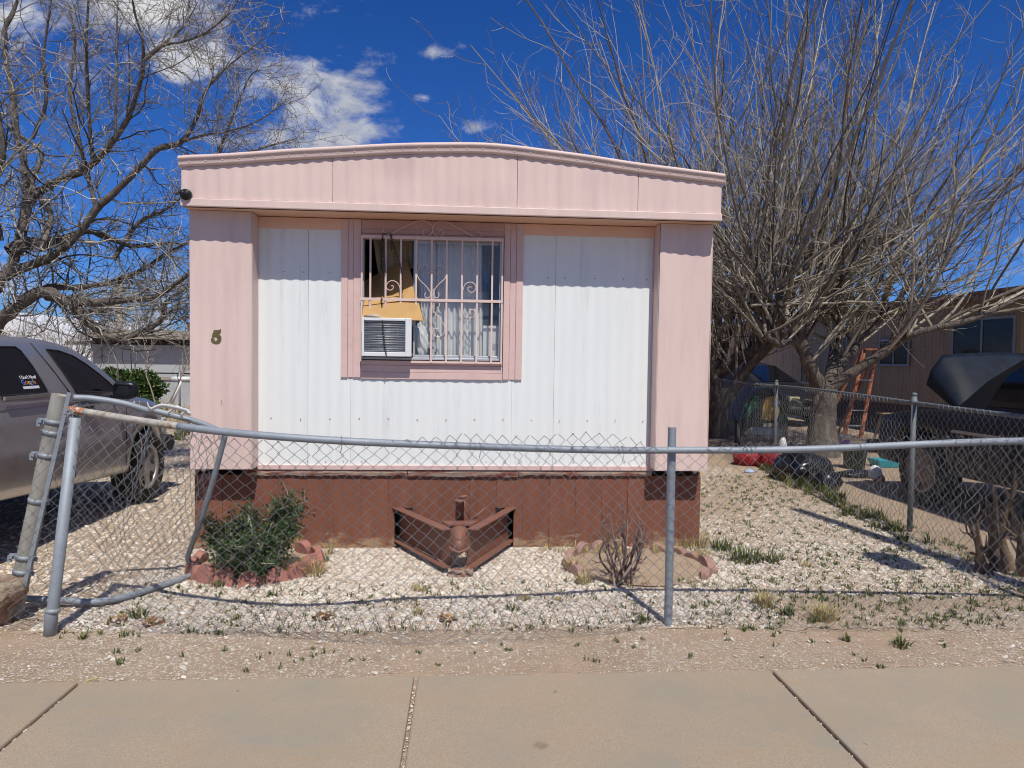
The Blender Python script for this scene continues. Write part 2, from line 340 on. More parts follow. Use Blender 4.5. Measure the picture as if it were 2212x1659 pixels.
M['clod'] = mat('old_concrete', (.33, .26, .19), .95, var=.25, vs=12, bump=.9, bs=40, c2=(.20, .105, .06), c2s=9, c2t=(.45, .6), bdist=.02)

def slab_tone(m, lo=.93, hi=1.06, spots=True):
    nt = m.node_tree; N = nt.nodes; L = nt.links; b = N['Principled BSDF']; src = b.inputs['Base Color'].links[0].from_socket
    g_ = N.new('ShaderNodeNewGeometry'); mr = N.new('ShaderNodeMapRange'); mr.inputs['To Min'].default_value = lo; mr.inputs['To Max'].default_value = hi; L.new(g_.outputs['Random Per Island'], mr.inputs[0])
    cb = N.new('ShaderNodeCombineColor'); [L.new(mr.outputs[0], cb.inputs[i]) for i in range(3)]
    mx = N.new('ShaderNodeMix'); mx.data_type = 'RGBA'; mx.blend_type = 'MULTIPLY'; mx.inputs[0].default_value = 1; L.new(src, mx.inputs[6]); L.new(cb.outputs[0], mx.inputs[7]); out = mx.outputs[2]
    tc = N.new('ShaderNodeTexCoord')
    for sc_, t0, t1, colr in ((2.3, .045, .085, (.12, .095, .075)), (9.0, .03, .07, (.16, .13, .10))):   # spilt dark spots
        vo = N.new('ShaderNodeTexVoronoi'); vo.inputs['Scale'].default_value = sc_; nz = N.new('ShaderNodeTexNoise'); nz.inputs['Scale'].default_value = 30; L.new(tc.outputs['Object'], nz.inputs['Vector'])
        ad = N.new('ShaderNodeVectorMath'); ad.operation = 'MULTIPLY_ADD'; L.new(nz.outputs['Color'], ad.inputs[0]); ad.inputs[1].default_value = (.05, .05, 0); L.new(tc.outputs['Object'], ad.inputs[2]); L.new(ad.outputs[0], vo.inputs['Vector'])
        m2 = N.new('ShaderNodeMapRange'); m2.inputs['From Min'].default_value = t1; m2.inputs['From Max'].default_value = t0; L.new(vo.outputs['Distance'], m2.inputs[0])
        pick = N.new('ShaderNodeMath'); pick.operation = 'GREATER_THAN'; sp = N.new('ShaderNodeSeparateColor'); L.new(vo.outputs['Color'], sp.inputs[0]); L.new(sp.outputs[0], pick.inputs[0]); pick.inputs[1].default_value = .72
        fm = N.new('ShaderNodeMath'); fm.operation = 'MULTIPLY'; L.new(m2.outputs[0], fm.inputs[0]); L.new(pick.outputs[0], fm.inputs[1]); f2 = N.new('ShaderNodeMath'); f2.operation = 'MULTIPLY'; L.new(fm.outputs[0], f2.inputs[0]); f2.inputs[1].default_value = .75
        mz = N.new('ShaderNodeMix'); mz.data_type = 'RGBA'; L.new(f2.outputs[0], mz.inputs[0]); L.new(out, mz.inputs[6]); mz.inputs[7].default_value = (*colr, 1); out = mz.outputs[2]
    # broad sandy and greenish wash
    n4 = N.new('ShaderNodeTexNoise'); n4.inputs['Scale'].default_value = 3.4; n4.inputs['Detail'].default_value = 9; n4.inputs['Roughness'].default_value = .7; mp = N.new('ShaderNodeMapping'); mp.inputs['Scale'].default_value = (.5, 1.6, 1); L.new(tc.outputs['Object'], mp.inputs[0]); L.new(mp.outputs[0], n4.inputs['Vector'])
    m4 = N.new('ShaderNodeMapRange'); m4.inputs['From Min'].default_value = .48; m4.inputs['From Max'].default_value = .74; m4.inputs['To Max'].default_value = .7; L.new(n4.outputs[0], m4.inputs[0])
    mz = N.new('ShaderNodeMix'); mz.data_type = 'RGBA'; L.new(m4.outputs[0], mz.inputs[0]); L.new(out, mz.inputs[6]); mz.inputs[7].default_value = (.365, .265, .17, 1); L.new(mz.outputs[2], b.inputs['Base Color'])
slab_tone(M['concrete'])
def splash(m, top, c):                                   # dried mud and bare wood along the bottom edge of the skirting
    nt = m.node_tree; N = nt.nodes; L = nt.links; b = N['Principled BSDF']; src = b.inputs['Base Color'].links[0].from_socket
    tc = N.new('ShaderNodeTexCoord'); sp = N.new('ShaderNodeSeparateXYZ'); L.new(tc.outputs['Object'], sp.inputs[0])
    nz = N.new('ShaderNodeTexNoise'); nz.inputs['Scale'].default_value = 16; nz.inputs['Detail'].default_value = 9; nz.inputs['Roughness'].default_value = .75; mp = N.new('ShaderNodeMapping'); mp.inputs['Scale'].default_value = (.35, 1, 1); L.new(tc.outputs['Object'], mp.inputs[0]); L.new(mp.outputs[0], nz.inputs['Vector'])
    hz = N.new('ShaderNodeMapRange'); hz.inputs['From Min'].default_value = 0; hz.inputs['From Max'].default_value = top; hz.inputs['To Min'].default_value = .17; hz.inputs['To Max'].default_value = -.1; L.new(sp.outputs[2], hz.inputs[0])
    ad = N.new('ShaderNodeMath'); ad.operation = 'ADD'; L.new(nz.outputs[0], ad.inputs[0]); L.new(hz.outputs[0], ad.inputs[1])
    mr = N.new('ShaderNodeMapRange'); mr.inputs['From Min'].default_value = .60; mr.inputs['From Max'].default_value = .67; mr.inputs['To Max'].default_value = .85; L.new(ad.outputs[0], mr.inputs[0])
    mx = N.new('ShaderNodeMix'); mx.data_type = 'RGBA'; L.new(mr.outputs[0], mx.inputs[0]); L.new(src, mx.inputs[6]); mx.inputs[7].default_value = (*c, 1); L.new(mx.outputs[2], b.inputs['Base Color'])
splash(M['brown'], .22, (.36, .25, .15))
# ------------------------------------------------------------------ ground, sidewalk, road
def irregular(poly, step=.05, amp=.04, seed=1):
    g = np.random.default_rng(seed); out = []
    poly = np.asarray(poly, float)
    for i in range(len(poly)):
        a, b = poly[i], poly[(i+1) % len(poly)]; n = max(2, int(np.linalg.norm(b-a)/step))
        for t in np.linspace(0, 1, n, endpoint=False): out.append(a+(b-a)*t+g.normal(size=2)*amp*(.4 if t == 0 else 1))
    return np.array(out)
b = MB(); b.add([[-600, -600, 0], [600, -600, 0], [600, 900, 0], [-600, 900, 0]], [(0, 1, 2, 3)])
struct(b.build('ground', M['dirt']))
YARD = [(-2.25, 3.72), (-.9, 3.66), (.6, 3.68), (2.0, 3.62), (3.75, 3.55), (3.75, 5.2), (3.95, 7.0), (4.05, 9.2), (2.0, 9.4), (1.98, 5.26), (-1.97, 5.26)]
DRIVE = [(-2.02, 3.85), (-2.0, 5.2), (-2.0, 13.5), (-6.5, 13.5), (-6.5, 3.9), (-2.9, 3.85)]
for nm, pl, z, sd in (('gravel_yard', YARD, .004, 2), ('gravel_drive', DRIVE, .008, 3)):
    p = irregular(pl, seed=sd, amp=.02); b = MB(); b.add(np.c_[p, np.full(len(p), z)], tessellate_polygon([[Vector((a[0], a[1], 0)) for a in p]])); struct(b.build(nm, M['gravelbase']))
b = MB(); jx = [G(175, 1481)[0], G(900, 1460)[0], G(1660, 1452)[0]]
J = [jx[0]-1.56*k for k in range(6, 0, -1)]+jx+[jx[2]+1.56*k for k in range(1, 7)]
for a, c in zip(J[:-1], J[1:]):
    b.box((a+.008, 1.35, -.08), (c-.008, 3.10, .022))
struct(b.build('sidewalk', M['concrete'], bevel=.009))
b = MB(); b.box((-60, 1.15, -.1), (60, 1.335, .02)); struct(b.build('kerb', M['concrete'], bevel=.02))
b = MB(); b.add([[-60, -7, .004], [60, -7, .004], [60, 1.148, .004], [-60, 1.148, .004]], [(0, 1, 2, 3)]); struct(b.build('road', M['asphalt']))

# ------------------------------------------------------------------ the pink mobile home
YP, YF, YW = 5.12, 4.985, 5.27
XL, XR = -1.951, 1.835
ZS = 2.459                                   # soffit height
FXL, FXR = PY(391, 400, YF)[0], PY(1560, 400, YF)[0]
home = thing('mobile_home', 'pink and white single wide mobile home with brown skirting, number 5 on its left post', 'mobile home', (0, 5.27, 0))
PER, AMP = .0872, .0021
def corr(b, x0, x1, z0, z1, y, amp=AMP, per=PER, phase=0.0, nz=14, dent=.0015, seed=0):
    """corrugated sheet facing -y; z0, z1 numbers or functions of x"""
    g = np.random.default_rng(seed); n = max(6, int((x1-x0)/per*10)); X = np.linspace(x0, x1, n)
    za = np.array([z0(x) if callable(z0) else z0 for x in X]); zb = np.array([z1(x) if callable(z1) else z1 for x in X])
    P = np.zeros((n, nz, 3)); dn = np.zeros((n, nz)); T = np.linspace(0, 1, nz)
    for k in range(7):
        cx, cz, r = g.uniform(x0, x1), g.uniform(0, 1), g.uniform(.08, .3)
        dn += g.normal()*np.exp(-(((X-cx)/r)**2)[:, None]-(((T-cz)/.25)**2)[None])
    prof = np.sin((X+phase)*2*math.pi/per); prof = np.sign(prof)*np.abs(prof)**.8
    P[:, :, 0] = X[:, None]; P[:, :, 1] = y+amp*prof[:, None]+dent*dn; P[:, :, 2] = za[:, None]+(zb-za)[:, None]*T[None]
    b.grid(P)
# top line of the fascia / roof, traced then kept as real heights
tp = np.array([PY(x, y, YF-.02) for x, y in [(391, 340), (500, 333), (700, 320), (850, 312.5), (975, 309), (1080, 312), (1200, 327), (1380, 354), (1562, 378)]])
def ztop(x): return float(np.interp(x, tp[:, 0], tp[:, 2]))
xs_ = np.linspace(FXL, FXR, 60); zs_ = np.convolve(np.pad([ztop(x) for x in xs_], 3, mode='edge'), np.ones(7)/7, 'valid'); zs_[0] = ztop(FXL); zs_[-1] = ztop(FXR)
def zt(x): return float(np.interp(x, xs_, zs_))
b = MB()
for i, (a, c) in enumerate(((FXL, -.93), (-.93, .36), (.36, 1.23), (1.23, FXR))):
    corr(b, a+.0015, c-.0015, 2.5175, lambda x: zt(x)-.03, YF+.004, amp=.0020, nz=8, dent=.0022, seed=40+i)
b.build('fascia_panel', M['pink'], home)
b = MB(); b.box((FXL-.002, YF+.022, 2.462), (FXR+.002, YF+.05, 2.78)); b.build('fascia_frame', M['weathered'], home)
b = MB(); b.box((FXL-.003, YF-.012, ZS), (FXR+.003, YF+.011, 2.5145)); b.build('fascia_lip', M['pink'], home, bevel=.006)
b = MB(); b.box((FXL, YF+.012, ZS+.003), (FXR, YW+.05, ZS+.02)); b.build('soffit', M['bouncetrim'], home)
# drip edge: a rolled strip following the bow of the roof
prof = np.array([(0, -.062), (-.012, -.06), (-.018, -.045), (-.016, -.022), (-.026, -.016), (-.03, 0.0), (-.02, .010), (0.02, .016), (.08, .018)])
P = np.array([[[x, YF+q[0], zt(x)+q[1]+.004*math.sin(x*9)*.3] for q in prof] for x in np.linspace(FXL-.012, FXR+.012, 90)])
b = MB(); b.grid(P[:, ::-1])
for x in np.linspace(FXL+.06, FXR-.06, 34): b.blob((x, YF-.019, zt(x)-.034), (.006, .004, .006), sub=0, amp=0)
b.build('roof_edge_trim', M['pink'], home)
P = np.array([[[x, y, zt(x)+.012] for y in (YF+.06, 9, 13, 17.2)] for x in np.linspace(FXL-.01, FXR+.01, 40)])
b = MB(); b.grid(P); b.build('roof', M['roofpaint'], home)
# body shell
b = MB(); b.box((XL+.02, YW+.32, .58), (XL+.05, 17.1, 2.70)); b.box((XR-.05, YW+.02, .58), (XR-.02, 17.1, 2.70)); b.box((XL+.05, 17.04, .58), (XR-.05, 17.1, 2.7)); b.box((XL+.02, YW+.012, .58), (XL+.05, YW+.319, 2.455))
b.box((XL+.051, YW+.06, .585), (XR-.051, 17.03, .60)); b.build('body_wall', M['pink'], home)
# corner posts
LX1 = PY(545, 700, YP)[0]; RX0 = PY(1421, 700, YP)[0]; ZB = .622
for x0, x1, sd in ((XL, LX1, 5), (RX0, XR, 6)):
    b = MB(); corr(b, x0+.004, x1-.004, ZB, ZS, YP, amp=.0020, dent=.004, seed=sd)
    b.box((x0, YP+.006, ZB+.001), (x0+.004, YW+.06, ZS-.002)); b.box((x1-.004, YP+.0, ZB+.001), (x1, YW-.001, ZS-.002)); b.box((x0+.004, YP+.006, ZB), (x1-.004, YW+.02, ZB+.01))
    b.build('corner_post', M['pink'], home)
# white wall around the window
Z4 = lambda zx, zy, Y=YW: PY(700.4+zx*.2444, 442.4+zy*.2444, Y)
wx0, wx1 = Z4(240, 700)[0], Z4(1670, 700)[0]; wz0 = Z4(900, 1470)[2]
b = MB()
WL, WR = PY(556, 700, YW)[0], PY(1407, 700, YW)[0]
for i, (a, c) in enumerate(((WL-.03, -1.155), (-1.155, wx0))): corr(b, a+.001, c-.001, .615, 2.42, YW, seed=10+i)
for i, (a, c) in enumerate(((wx1, .68), (.68, WR+.03))): corr(b, a+.001, c-.001, .615, 2.42, YW, seed=20+i)
corr(b, wx0, wx1, .615, wz0, YW, seed=30)
b.build('wall_panel', M['white'], home)
b = MB(); b.box((LX1, YW-.007, ZS-.085), (RX0, YW+.004, ZS-.002)); b.build('header_board', M['bouncetrim'], home, bevel=.002); b = MB(); b.box((LX1, YW-.010, .60), (WL, YW-.004, ZS-.086)); b.box((WR, YW-.010, .60), (RX0, YW-.004, ZS-.086))
b.box((LX1, YW-.014, .598), (RX0, YW+.004, .632)); b.build('wall_trim', M['pinktrim'], home, bevel=.002)
scr_ = []
for x in np.linspace(WL+.1, WR-.05, 14): scr_.append((x, .98+.004*math.sin(x*7)))
for x in np.linspace(WL+.1, WR-.05, 22): scr_.append((x, .66))
for x in (-1.33, -1.19, -1.0, -.86, .62, .75, .98, 1.2, 1.38): scr_.append((x, 2.06))
s0 = MB().blob((scr_[0][0], YW-.005, scr_[0][1]), (.005, .003, .005), sub=0, amp=0).build('screw', M['rust'], home)
for x, z in scr_[1:]:
    s1 = s0.copy(); col.objects.link(s1); s1.parent = home; s1.location = (x-scr_[0][0], 0, z-scr_[0][1])
# skirting with grooves
SX0, SX1 = PY(421, 1100, YW+.02)[0], PY(1512, 1100, YW+.02)[0]
b = MB(); g_ = list(np.arange(SX0, SX1-.1, .2032))+[SX1]
NX0, NX1 = PY(852, 1100, YW)[0], PY(1110, 1100, YW)[0]
ncl = lambda x: min(max(x, SX0), SX1)
for a, c in zip(g_[:-1], g_[1:]):
    cuts = [a]+[k for k in (NX0, NX0+.14, NX1-.14, NX1) if a < k < c]+[c]
    for p, q in zip(cuts[:-1], cuts[1:]):
        m_ = (p+q)/2; z0 = .305 if (NX0 < m_ < NX0+.14 or NX1-.14 < m_ < NX1) else -.05
        b.box((p+(.001 if p == a else 0), YW+.015, z0), (q-((.003 if round(c/.2032) % 3 == 0 else .0008) if q == c else 0), YW+.027, .552))
b.box((SX0, YW+.021, -.05), (NX0-.002, YW+.025, .55)); b.box((NX1+.002, YW+.021, -.05), (SX1, YW+.025, .55)); b.box((NX0+.142, YW+.021, -.05), (NX1-.142, YW+.025, .55))
b.box((SX1-.012, YW+.037, -.05), (SX1, 17, .58)); b.box((SX0, YW+.037, -.05), (SX0+.012, 17, .58))
b.build('skirting', M['brown'], home)
b = MB()
for a, c, dz in ((LX1-.1, -.42, .0), (-.415, .42, -.006), (.425, RX0+.02, .003)):
    X = np.linspace(a, c, 30); g = np.random.default_rng(int(a*10+50)); lo = .553+dz+g.normal(size=30)*.003; v = []
    for x, z in zip(X, lo): v.append([[x, YW-.004, z], [x, YW-.008, .575], [x, YW-.002, .594], [x, YW+.02, .594]])
    b.grid(np.array(v), smooth=False)
b.build('rim_board', M['weathered'], home)
# nail holes and rust spots on the left post
for px, py in ((437, 461), (450, 461.5), (464, 462), (478, 866), (479, 872), (452, 490)):
    p = PY(px, py, YP-.003); s1 = s0.copy(); col.objects.link(s1); s1.parent = home; s1.location = (p[0]-scr_[0][0], p[1]-(YW-.005), p[2]-scr_[0][1])
# house number
pt5 = [(735,740),(880,742),(960,706),(962,760),(940,835),(900,852),(790,848),(775,868),(870,875),(940,910),(975,975),(970,1050),(935,1130),(880,1180),(800,1195),(730,1175),(665,1120),(635,1060),(650,1010),(700,990),(745,1005),(760,1050),(755,1070),(740,1085),(790,1095),(830,1075),(855,1030),(840,990),(790,970),(730,960),(680,970),(665,945)]
b = MB(); b.prism([PY(412.9+x*.06666, 663.6+y*.06666, YP-.009) for x, y in pt5], (0, .005, 0)); b.build('house_number', M['brass'], home)
# round black lamp mount on the fascia corner
c_ = PY(401, 420, YF-.02)
b = MB(); b.lathe(c_, (0, -1, 0), [(0, -.02), (.038, -.02), (.038, .004), (.034, .012), (.015, .014), (.013, .03), (0, .032)], 24); b.blob(c_+np.array([-.004, -.035, 0]), (.012, .014, .018), sub=1, amp=.1)
b.build('lamp_mount', M['black'], home)

# window set
win = bpy.data.objects.new('window', None); col.objects.link(win); win.parent = home; win.location = (0, 0, 0)
def strip(b, zx0, zx1, zy0, zy1, Y0, Y1):
    p, q = Z4(zx0, zy1, Y0), Z4(zx1, zy0, Y0); b.box((p[0], Y0, p[2]), (q[0], Y1, q[2]))
b = MB(); T0 = YW-.016
tz0, tz1 = Z4(235, 1525, T0)[2], ZS-.004
for (za, zb_) in ((150, 208), (209, 257), (258, 325)):
    p, q = Z4(za, 700, T0)[0], Z4(zb_, 700, T0)[0]; b.box((p, T0+(.007 if za == 209 else 0), tz0), (q-.001, YW+.01, tz1))
for (za, zb_) in ((1585, 1640), (1641, 1694), (1695, 1755)):
    p, q = Z4(za, 900, T0)[0], Z4(zb_, 900, T0)[0]; b.box((p, T0+(.007 if za == 1641 else 0), tz0-.004), (q-.001, YW+.01, tz1))
tx0, tx1 = Z4(327, 700, T0)[0], Z4(1583, 700, T0)[0]
for k, (za, zb_) in enumerate(((128, 205), (206, 248), (249, 300))):
    bt = MB(); bt.box((tx0, T0+.003*(k % 2)+.003, Z4(330, zb_, T0)[2]), (tx1, YW+.01, Z4(330, za, T0)[2]-.001)); bt.build('head_board', M['pinkdark'], win, bevel=.002)
for k, (za, zb_) in enumerate(((1372, 1412), (1413, 1475), (1476, 1536))):
    b.box((tx0, T0+.002+.003*(k % 2), Z4(330, zb_, T0)[2]), (tx1, YW+.01, Z4(330, za, T0)[2]-.001))
b.build('window_surround', M['pinktrim'], win, bevel=.002)
ox0, ox1, oz0, oz1 = Z4(332, 800)[0], Z4(1565, 800)[0], Z4(900, 1372)[2], Z4(900, 296)[2]
b = MB(); fr = .016
b.box((ox0, YW-.005, oz0), (ox0+fr, YW+.05, oz1)); b.box((ox1-fr, YW-.005, oz0), (ox1, YW+.05, oz1)); b.box((ox0+fr, YW-.005, oz1-fr), (ox1-fr, YW+.05, oz1)); b.box((ox0+fr, YW-.005, oz0), (ox1-fr, YW+.05, oz0+fr))
def vbar(zx, w, y0, y1): x = Z4(zx, 800)[0]; b.box((x-w/2, y0, oz0+fr), (x+w/2, y1, oz1-fr))
vbar(797, .016, YW+.004, YW+.022); vbar(966, .020, YW+.024, YW+.044)
xa, xb = Z4(805, 800)[0], Z4(960, 800)[0]
b.box((xa, YW+.005, oz1-fr-.022), (xb+.01, YW+.02, oz1-fr)); b.box((xa, YW+.005, oz0+fr), (xb+.01, YW+.02, oz0+fr+.022)); b.box((xb+.02, YW+.026, oz0+fr), (ox1-fr, YW+.042, oz0+fr+.02)); b.box((xb+.02, YW+.026, oz1-fr-.02), (ox1-fr, YW+.042, oz1-fr))
b.build('window_frame', M['alu'], win, bevel=.002)
b = MB(); b.box((xa, YW+.011, oz0+fr+.023), (xb, YW+.014, oz1-fr-.023)); b.box((xb+.03, YW+.032, oz0+fr+.021), (ox1-fr-.001, YW+.035, oz1-fr-.021)); b.build('pane', M['glass'], win)
b = MB(); x0, x1, y0, y1 = ox0-.6, ox1+.6, YW+.052, YW+1.9
V = [[x0, y0, .62], [x1, y0, .62], [x1, y1, .62], [x0, y1, .62], [x0, y0, 2.44], [x1, y0, 2.44], [x1, y1, 2.44], [x0, y1, 2.44]]
b.add(V, [(0, 1, 2, 3), (4, 7, 6, 5), (3, 2, 6, 7), (0, 3, 7, 4), (1, 5, 6, 2)])
b.box((x0, y0-.002, .62), (ox0, y0, 2.44)); b.box((ox1, y0-.002, .62), (x1, y0, 2.44)); b.build('room_interior', M['inside'], win)

def curtain(name, m, outline_top, outline_bot, Y, folds, amp, label, cat, seed=0, nz=14):
    g = np.random.default_rng(seed); t = np.asarray(outline_top, float); bo = np.asarray(outline_bot, float); n = 90
    T = np.linspace(0, 1, n); top = np.array([np.interp(T*(len(t)-1), range(len(t)), t[:, i]) for i in (0, 1)]).T; bot = np.array([np.interp(T*(len(bo)-1), range(len(bo)), bo[:, i]) for i in (0, 1)]).T
    P = np.zeros((n, nz, 3)); ph = np.cumsum(g.uniform(.5, 1.5, n)); ph = ph/ph[-1]*folds*2*math.pi
    for j in range(nz):
        s = j/(nz-1); q = top*(1-s)+bot*s
        P[:, j, 0] = q[:, 0]; P[:, j, 2] = q[:, 1]; P[:, j, 1] = Y+amp*np.sin(ph+.5*s)*(.5+.5*s)
    b = MB(); b.grid(P); o = b.build(name, m, loc=(float(top[:, 0].mean()), Y, float(bot[:, 1].min()))); tag(o, label, cat); return o
zz = lambda zx, zy, Y=YW+.12: (Z4(zx, zy, Y)[0], Z4(zx, zy, Y)[2])
curtain('curtain', M['curtain'], [zz(975, 300), zz(1395, 310)], [zz(970, 1350), zz(1400, 1350)], YW+.12, 9, .016, 'sheer white curtain hanging behind the right glass pane', 'curtain', 3)
curtain('curtain', M['curtain'], [zz(815, 300), zz(960, 300)], [zz(850, 1050), zz(960, 1340)], YW+.10, 4, .014, 'narrow white curtain behind the middle glass pane', 'curtain', 4)
curtain('curtain', M['tancloth'], [zz(430, 296, YW+.3), zz(800, 296, YW+.3)], [zz(480, 640, YW+.3), zz(800, 560, YW+.3)], YW+.3, 3, .03, 'tan cloth draped in the open left side of window', 'curtain', 5)
# cardboard
q = [Z4(345, 680, YW+.32), Z4(730, 476, YW+.26), Z4(790, 690, YW+.03), Z4(835, 862, YW-.03), Z4(690, 848, YW-.03), Z4(345, 912, YW-.03), Z4(875, 1024, YW-.09), Z4(335, 1003, YW-.09), Z4(600, 1015, YW-.10)]
b = MB(); b.add(q, [(0, 5, 4), (0, 4, 2, 1), (2, 4, 3), (5, 7, 8, 4), (4, 8, 6, 3)])
o = b.build('cardboard_sheet', M['cardboard'], loc=Z4(600, 1015, YW-.1)); m_ = o.modifiers.new('thick', 'SOLIDIFY'); m_.thickness = .005; m_.offset = 0
tag(o, 'folded brown cardboard blocking the window above the air conditioner', 'cardboard')
# air conditioner
AY = YW-.118
p, q = Z4(328, 1337, AY), Z4(772, 1003, AY); ax0, ax1, az0, az1 = p[0], q[0], p[2], q[2]
ac = thing('air_conditioner', 'cream window air conditioner with finned back jutting out of the barred window', 'air conditioner', ((ax0+ax1)/2, AY+.2, az0))
b = MB(); g0, g1, h0, h1 = Z4(350, 1300, AY)[0], Z4(715, 1300, AY)[0], Z4(400, 1300, AY)[2], Z4(400, 1022, AY)[2]
b.box((ax0, AY, az0), (g0, AY+.03, az1)); b.box((g1, AY, az0), (ax1, AY+.03, az1)); b.box((g0, AY, az0), (g1, AY+.03, h0)); b.box((g0, AY, h1), (g1, AY+.03, az1))
b.box((ax0+.003, AY+.031, az0+.003), (ax0+.012, AY+.44, az1-.003)); b.box((ax1-.012, AY+.031, az0+.003), (ax1-.003, AY+.44, az1-.003)); b.box((ax0+.003, AY+.031, az1-.012), (ax1-.003, AY+.44, az1-.003)); b.box((ax0+.003, AY+.031, az0+.003), (ax1-.003, AY+.44, az0+.012))
b.build('casing', M['acwhite'], ac, bevel=.004)
b = MB(); b.box((g0, AY+.022, h0), (g1, AY+.03, h1)); b.build('condenser', M['acfin'], ac)
b = MB()
for k in range(13):
    z = h0+(h1-h0)*(k+.5)/13; b.tube([[g0, AY+.012, z], [g1, AY+.012, z]], .0022, 5)
    b.tube([[g0+.003+.02*(k % 2), AY+.018, z+.007], [g0+.1, AY+.016, z+.007+.004*math.sin(k)], [g1-.05, AY+.017, z+.006]], .0016, 4)
b.build('wire_guard', M['alu'], ac)
b = MB()
for k in range(9): b.box((ax1-.0028, AY+.06+k*.014, az0+.03), (ax1-.0015, AY+.066+k*.014, az1-.05))
b.build('vent_slot', M['black'], ac)
o = MB().blob(Z4(440, 985, AY+.05)+np.array([0, 0, .0]), (.058, .05, .022), seed=3, amp=.35).build('rock', M['rock'], loc=Z4(440, 1003, AY+.05)); tag(o, 'pale flat rock lying on top of the air conditioner', 'rock')
g = np.random.default_rng(5); v, f = ico(3); v = v*(1+.12*np.sin(v@np.array([5, 2, 7.])*1.3)+.08*np.sin(v@np.array([-9, 3, 4.])))[:, None]
cc = Z4(862, 1190, YW+.06); o = MB().add(v*np.array([.052, .035, .125])@roty(-.12).T+cc, f, True).build('white_cloth', M['curtain'], loc=cc-np.array([0, 0, .12])); tag(o, 'crumpled white cloth stuffed beside the air conditioner', 'cloth')
b = MB(); p, q = Z4(1400, 1345, YW+.09), Z4(1548, 1070, YW+.09)
b.box((p[0], YW+.09, p[2]), (q[0], YW+.2, q[2])); o = b.build('white_box', M['acwhite'], loc=((p[0]+q[0])/2, YW+.14, p[2]), bevel=.003); tag(o, 'white box standing in the lower right corner of the window', 'box')
lb = MB(); p, q = Z4(1482, 1285, YW+.088), Z4(1534, 1228, YW+.088); xs = np.linspace(p[0], q[0], 12)
for i in range(0, 11): lb.box((xs[i], YW+.0885, p[2]), (xs[i]+(.0035 if i % 3 else .0018), YW+.0895, q[2]))
lb.build('box_label', M['alu'], o)
b = MB(); b.tube([Z4(1412, 525, YW+.07), Z4(1420, 600, YW+.07), Z4(1432, 660, YW+.065), Z4(1418, 760, YW+.07)], [.006, .011, .014, .004], 6); o = b.build('blue_cloth', M['bluecloth'], loc=Z4(1420, 760, YW+.07)); tag(o, 'small dark blue cloth hanging inside the right pane', 'cloth')

# security grille
grl = bpy.data.objects.new('security_grille', None); col.objects.link(grl); grl.parent = home; grl.location = (0, 0, 0)
GY = YW-.034
b = MB(); bw = .0066
zb_mid, zb_top, zb_bot = Z4(330, 830, GY)[2], Z4(330, 282, GY)[2], Z4(1560, 1396, GY)[2]
gx = [Z4(x, 830, GY)[0] for x in (331, 407, 542, 676, 812, 948, 1081, 1216, 1350, 1482, 1571)]
for i, x in enumerate(gx):
    lo = zb_bot if i in (0,) or i >= 5 else Z4(500, {1: 955, 2: 975, 3: 985, 4: 1000}[i], GY)[2]
    if i == 0: lo = Z4(330, 1385, GY)[2]
    b.box((x-bw, GY-bw, lo), (x+bw, GY+bw, zb_top-.004))
b.build('grille_bar', M['pink'], grl)
b = MB(); b.box((gx[0]-bw, GY-.010, zb_top-.010), (gx[-1]+bw, GY+.009, zb_top+.012)); b.box((gx[0]-bw-.004, GY-.010, zb_mid-.011), (gx[-1]+bw, GY-.0068, zb_mid+.009)); b.box((Z4(765, 1396, GY)[0], GY-.009, zb_bot-.008), (gx[-1]+bw, GY+.009, zb_bot+.006))
b.build('grille_rail', M['pink'], grl)
SC = [[(600,255),(700,200),(800,155),(870,140),(930,160),(960,205),(950,250),(910,282),(880,270),(872,240),(885,222),(905,230)],[(600,255),(545,250),(520,225),(530,205),(560,215)],
 [(1330,285),(1220,225),(1110,165),(1040,150),(985,165),(960,205),(970,255),(1010,285),(1045,270),(1052,240),(1035,222),(1015,235)],[(1330,285),(1370,290),(1392,265),(1380,240),(1350,245)],
 [(940,775),(900,720),(840,660),(822,610),(840,555),(880,530),(920,540),(945,575),(935,600),(905,605),(890,590)],[(962,775),(1005,710),(1060,660),(1080,610),(1065,555),(1020,535),(980,545),(960,575),(970,600),(1000,612),(1025,590)],
 [(940,775),(935,810),(905,825),(888,800),(900,775)],[(965,775),(970,810),(1000,822),(1015,800),(1005,775)],
 [(668,830),(670,740),(640,685),(590,672),(555,700),(550,735),(575,755),(605,745),(610,720),(590,715)],[(1222,840),(1225,760),(1250,700),(1300,685),(1338,715),(1335,755),(1300,775),(1270,755),(1275,730),(1305,728)],
 [(1222,880),(1225,940),(1250,985),(1290,1003),(1330,980),(1335,945),(1305,925),(1280,940),(1290,965)],[(990,915),(1015,900),(1015,870),(985,862),(960,890),(970,945),(1030,1020),(1065,1080),(1060,1130),(1020,1165),(970,1155),(955,1115),(975,1092),(1010,1100)],
 [(665,985),(665,925),(620,895),(575,905),(550,930),(560,945),(600,935)]]
for s in SC:
    b = MB(); b.tube(spline([Z4(x, y, GY) for x, y in s], len(s)*5), .0036, 6); b.build('scroll', M['pink'], grl)
